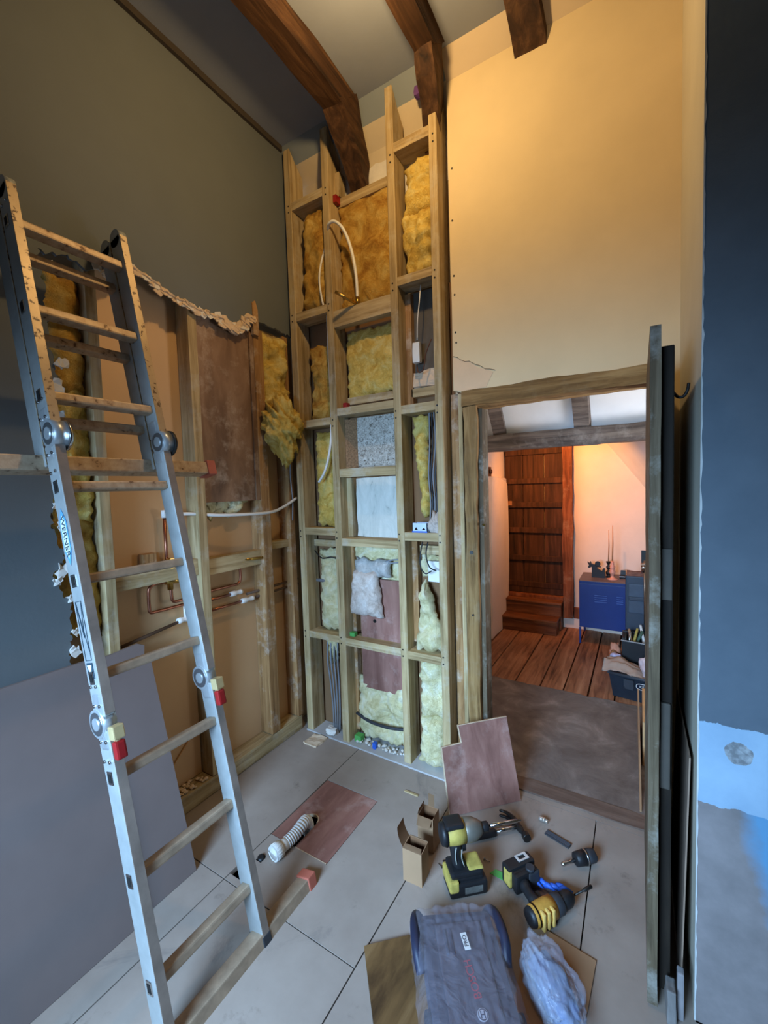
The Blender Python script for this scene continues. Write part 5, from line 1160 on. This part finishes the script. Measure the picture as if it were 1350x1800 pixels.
candlestick('pink bubble shaped candlestick with tall thin tan taper', -0.20, 4.36, pk_, pf2, 0.33)
bx = thing('trinket_box', 'small dark open trinket box at the cabinet edge', 'box', (-0.115, 4.44, zt))
obj('box_base', B(-0.145, -0.095, 4.42, 4.465, zt, zt+0.030, bev=0.006), black_iron, bx); obj('box_lid', prism(bmesh.new(), [(-0.140, 4.468, zt+0.028), (-0.095, 4.468, zt+0.028), (-0.098, 4.475, zt+0.07), (-0.137, 4.475, zt+0.07)], (0, 0.005, 0)), black_iron, bx); obj('box_rim', B(-0.147, -0.093, 4.418, 4.467, zt+0.016, zt+0.021, bev=0.002), plain('silver_rim', (190, 180, 176), 0.3, 0.7), bx)
# toolboxes, tote and rubbish at the right of the hall
tc = thing('toolbox', 'dark slate toolbox lid standing open behind the tool trays', 'toolbox', (0.06, 3.78, 0.38))
obj('lid', B(-0.083, 0.30, 3.74, 3.80, 0.33, 0.758, bev=0.012), plain('slate_plastic', (52, 62, 76), 0.5, var=0.1), tc)
rb = bmesh.new(); box(rb, -0.062, 0.28, 3.728, 3.742, 0.47, 0.70, 0.006); obj('lid_panel', rb, plain('slate_plastic_light', (66, 78, 94), 0.5), tc)
obj('lid_ledge', B(-0.06, 0.28, 3.715, 3.742, 0.57, 0.60, bev=0.006), plain('slate_plastic', (52, 62, 76)), tc)
obj('lid_clutter', roughen(B(-0.07, 0.26, 3.745, 3.80, 0.758, 0.79), 0.014, 20, 6), plain('red_brown_clutter', (142, 90, 72), 0.8, var=0.4, scale=60), tc)
obj('lower_box', B(-0.083, 0.30, 3.72, 4.05, 0.0, 0.33, bev=0.012), plain('slate_dark', (34, 38, 46), 0.5), tc)
tr = thing('tool_tray', 'black tool tray crammed with tools in front of the open lid', 'toolbox', (0.05, 3.55, 0.12))
tbm = bmesh.new()
for a in ((-0.10, 0.28, 3.48, 3.50, 0.175, 0.325), (-0.10, 0.28, 3.66, 3.68, 0.175, 0.345), (-0.10, -0.085, 3.50, 3.66, 0.175, 0.34), (0.265, 0.28, 3.50, 3.66, 0.175, 0.34), (-0.10, 0.28, 3.48, 3.68, 0.17, 0.185)): box(tbm, *a, 0.004)
obj('tray', tbm, black_pl, tr); obj('tray_rim', T([(-0.105, 3.477, 0.33), (0.10, 3.474, 0.322), (0.285, 3.477, 0.318)], 0.005, 4), plain('pale_rim', (150, 148, 146), 0.5), tr)
obj('tray_stand', B(-0.09, 0.27, 3.49, 3.67, 0.0, 0.17, bev=0.006), black_pl, tr)
random.seed(21)
for k_, (m_, lab) in enumerate(((dark_metal, 'dark metal tool at the left end of the black tray'), (steel, 'bright steel tool second in the black tray'), (card_m, 'wooden handled tool in the black tray'), (yel_pl, 'yellow handled tool in the black tray'), (plain('green_handle', (70, 96, 80)), 'dull green handled tool in the black tray'), (white_pl, 'white handled tool in the black tray beside the rod'))):
    x = -0.084+0.024*k_; y = 3.53+0.018*k_; h = random.uniform(0.36, 0.42)
    o = obj('hand_tool', tube(bmesh.new(), [(x, y, 0.19), (x+random.uniform(-.012, .012), y, 0.30), (x+random.uniform(-.02, .02), y+0.01, h)], [0.008, 0.010, random.uniform(0.006, 0.014)], 8), m_, at=(x, y, 0.19))
    tag(o, lab, 'tool', 'hand tools crammed in the black tray')
rs = thing('shower_rail', 'chrome shower fitting on a thin rod propped by the hall toolbox', 'shower fitting', (0.045, 3.70, 0.36))
obj('rod', CY((0.048, 3.70, 0.40), (0.045, 3.70, 0.89), 0.0075, 12), plain('satin_rod', (182, 160, 136), 0.3, 0.9), rs)
obj('bracket', tube(tube(bmesh.new(), [(0.02, 3.70, 0.855), (0.09, 3.70, 0.862)], 0.017, 14), [(0.035, 3.70, 0.80), (0.035, 3.70, 0.87)], 0.013, 14), chrome, rs); obj('backplate', B(0.022, 0.10, 3.715, 3.725, 0.83, 0.965, bev=0.002), black_iron, rs)
bn = thing('storage_tote', 'black plastic storage tote with front latch on the hall floor', 'tote', (0.05, 3.35, 0))
bmt = bmesh.new(); Wb = [(-0.145, 3.262), (0.25, 3.195), (0.285, 3.40), (-0.11, 3.44)]; Wt = [(-0.172, 3.245), (0.27, 3.17), (0.305, 3.41), (-0.135, 3.455)]
vb_ = [bmt.verts.new((x, y, 0.0)) for x, y in Wb]; vt_ = [bmt.verts.new((x, y, 0.165)) for x, y in Wt]
bmt.faces.new(vb_); bmt.faces.new(vt_)
for i in range(4): bmt.faces.new((vb_[i], vb_[(i+1) % 4], vt_[(i+1) % 4], vt_[i]))
obj('tote_body', bmt, plain('tote_black', (30, 38, 48), 0.45), bn)
rim = [Vector((x, y, 0.168)) for x, y in Wt]; rim.append(rim[0]); obj('tote_rim', tube(bmesh.new(), rim, 0.010, 8), plain('tote_rim', (58, 62, 68), 0.5), bn)
fd = (Vector((0.25, 3.195, 0))-Vector((-0.145, 3.262, 0))).normalized(); fn = Vector((fd.y, -fd.x, 0))
def tote_box(a0, a1, z0, z1, th, name, m):
    o3 = Vector((-0.150, 3.258, 0)); lean = lambda z: fn*(0.024*z/0.165)
    bm = prism(bmesh.new(), [o3+fd*a+Vector((0, 0, z))+lean(z) for a, z in ((a0, z0), (a1, z0), (a1, z1), (a0, z1))], fn*th); return obj(name, bm, m, bn)
tote_box(0.075, 0.135, 0.095, 0.150, 0.010, 'latch', plain('tote_rim', (58, 62, 68))); tote_box(0.080, 0.130, 0.080, 0.095, 0.007, 'latch', plain('tote_rim', (58, 62, 68)))
bd_ = tote_box(0.152, 0.254, 0.099, 0.137, 0.002, 'badge', plain('badge_navy', (24, 30, 48), 0.4))
bz = Vector((0, 0, 1)); oo = Vector((-0.150, 3.258, 0))+fd*0.203+Vector((0, 0, 0.118))+fn*0.0222
ring_ = [oo+fd*(0.054*math.copysign(abs(math.cos(t))**0.5, math.cos(t)))+bz*(0.0205*math.copysign(abs(math.sin(t))**0.8, math.sin(t))) for t in [2*math.pi*i/28 for i in range(29)]]
obj('badge_ring', tube(bmesh.new(), ring_, 0.0022, 6), white_pl, bd_)
text_mesh('lettering', 'KETER', 0.025, white_pl, bd_, Matrix.Translation(-wloc(bn)) @ basis(fd, bz+fn*0.12, oo+fn*0.001))
def sheetmesh(pts_fn, nu, nv):
    bm = bmesh.new(); G = [[bm.verts.new(pts_fn(i/nu, j/nv)) for i in range(nu+1)] for j in range(nv+1)]
    for j in range(nv):
        for i in range(nu):
            f = bm.faces.new((G[j][i], G[j][i+1], G[j+1][i+1], G[j+1][i])); f.smooth = True
    bmesh.ops.solidify(bm, geom=bm.faces[:], thickness=0.003); return bm
o = obj('dust_sheet', sheetmesh(lambda u, v: (-0.215+0.30*u+0.02*v, 3.23+0.16*v-0.02*u, 0.175+0.05*(1-u)*v+0.035*math.sin(u*5)*0.6+0.02*fbm(u*5, v*5, 1)+0.03*(1-abs(2*v-1))), 22, 14), plain('pinkish_sheet', (220, 190, 168), 0.8, var=0.04), at=(-0.05, 3.3, 0.17)); tag(o, 'crumpled pinkish dust sheet draped over the black tote', 'sheet')
o = obj('plastic_carrier', lump(0.065, 0.06, 0.085, 0.3, 31.0), plain('pale_bag', (216, 196, 196), 0.5, var=0.05), local=True); o.location = (0.085, 3.27, 0.172); tag(o, 'pale plastic carrier bag slumped on the black tote by the door', 'bag')
o = obj('crumpled_bag', lump(0.03, 0.03, 0.06, 0.5, 41.0, 3), plain('salmon_bag', (196, 132, 104), 0.6, var=0.15), local=True); o.location = (-0.145, 3.56, 0.165); tag(o, 'crumpled salmon packet beside the black tool tray', 'packet')
o = obj('crumpled_bag', lump(0.03, 0.025, 0.02, 0.5, 45.0, 3), plain('lilac_scrap', (186, 180, 206), 0.6), local=True); o.location = (-0.135, 3.44, 0.2); tag(o, 'crumpled lilac scrap on the tote corner', 'packet')
o = obj('cardboard_tube', CY((-0.19, 3.42, 0.14), (-0.15, 3.52, 0.22), 0.02, 14), card_m, at=(-0.17, 3.47, 0.14)); tag(o, 'short cardboard tube poking out behind the dust sheet', 'tube')
o = obj('crate_stand', B(-0.17, -0.105, 3.56, 3.66, 0.0, 0.165, bev=0.006), black_pl, at=(-0.14, 3.6, 0)); tag(o, 'low black block under the salmon packet', 'crate')
bm = prism(bmesh.new(), [(0.000, 2.90, 0.0), (0.000, 2.90, 0.236), (0.006, 2.45, 0.12), (0.010, 2.13, 0.012), (0.010, 2.13, 0.0)], (0.008, 0, 0))
o = obj('cardboard_sheet', bm, card_m, at=(0.015, 2.5, 0.0)); tag(o, 'torn strip of brown cardboard leaning along the hall side of the door', 'cardboard')
bm = prism(bmesh.new(), [(0.024, 2.92, 0.0), (0.085, 2.92, 0.0), (0.085, 2.92, 0.232), (0.024, 2.92, 0.238)], (0, -0.42, 0))
o = obj('cardboard_carton', bm, plain('light_cardboard', (196, 156, 110), 0.9), at=(0.05, 2.7, 0)); tag(o, 'pale cardboard carton in front of the black tote, half hidden by door', 'box')
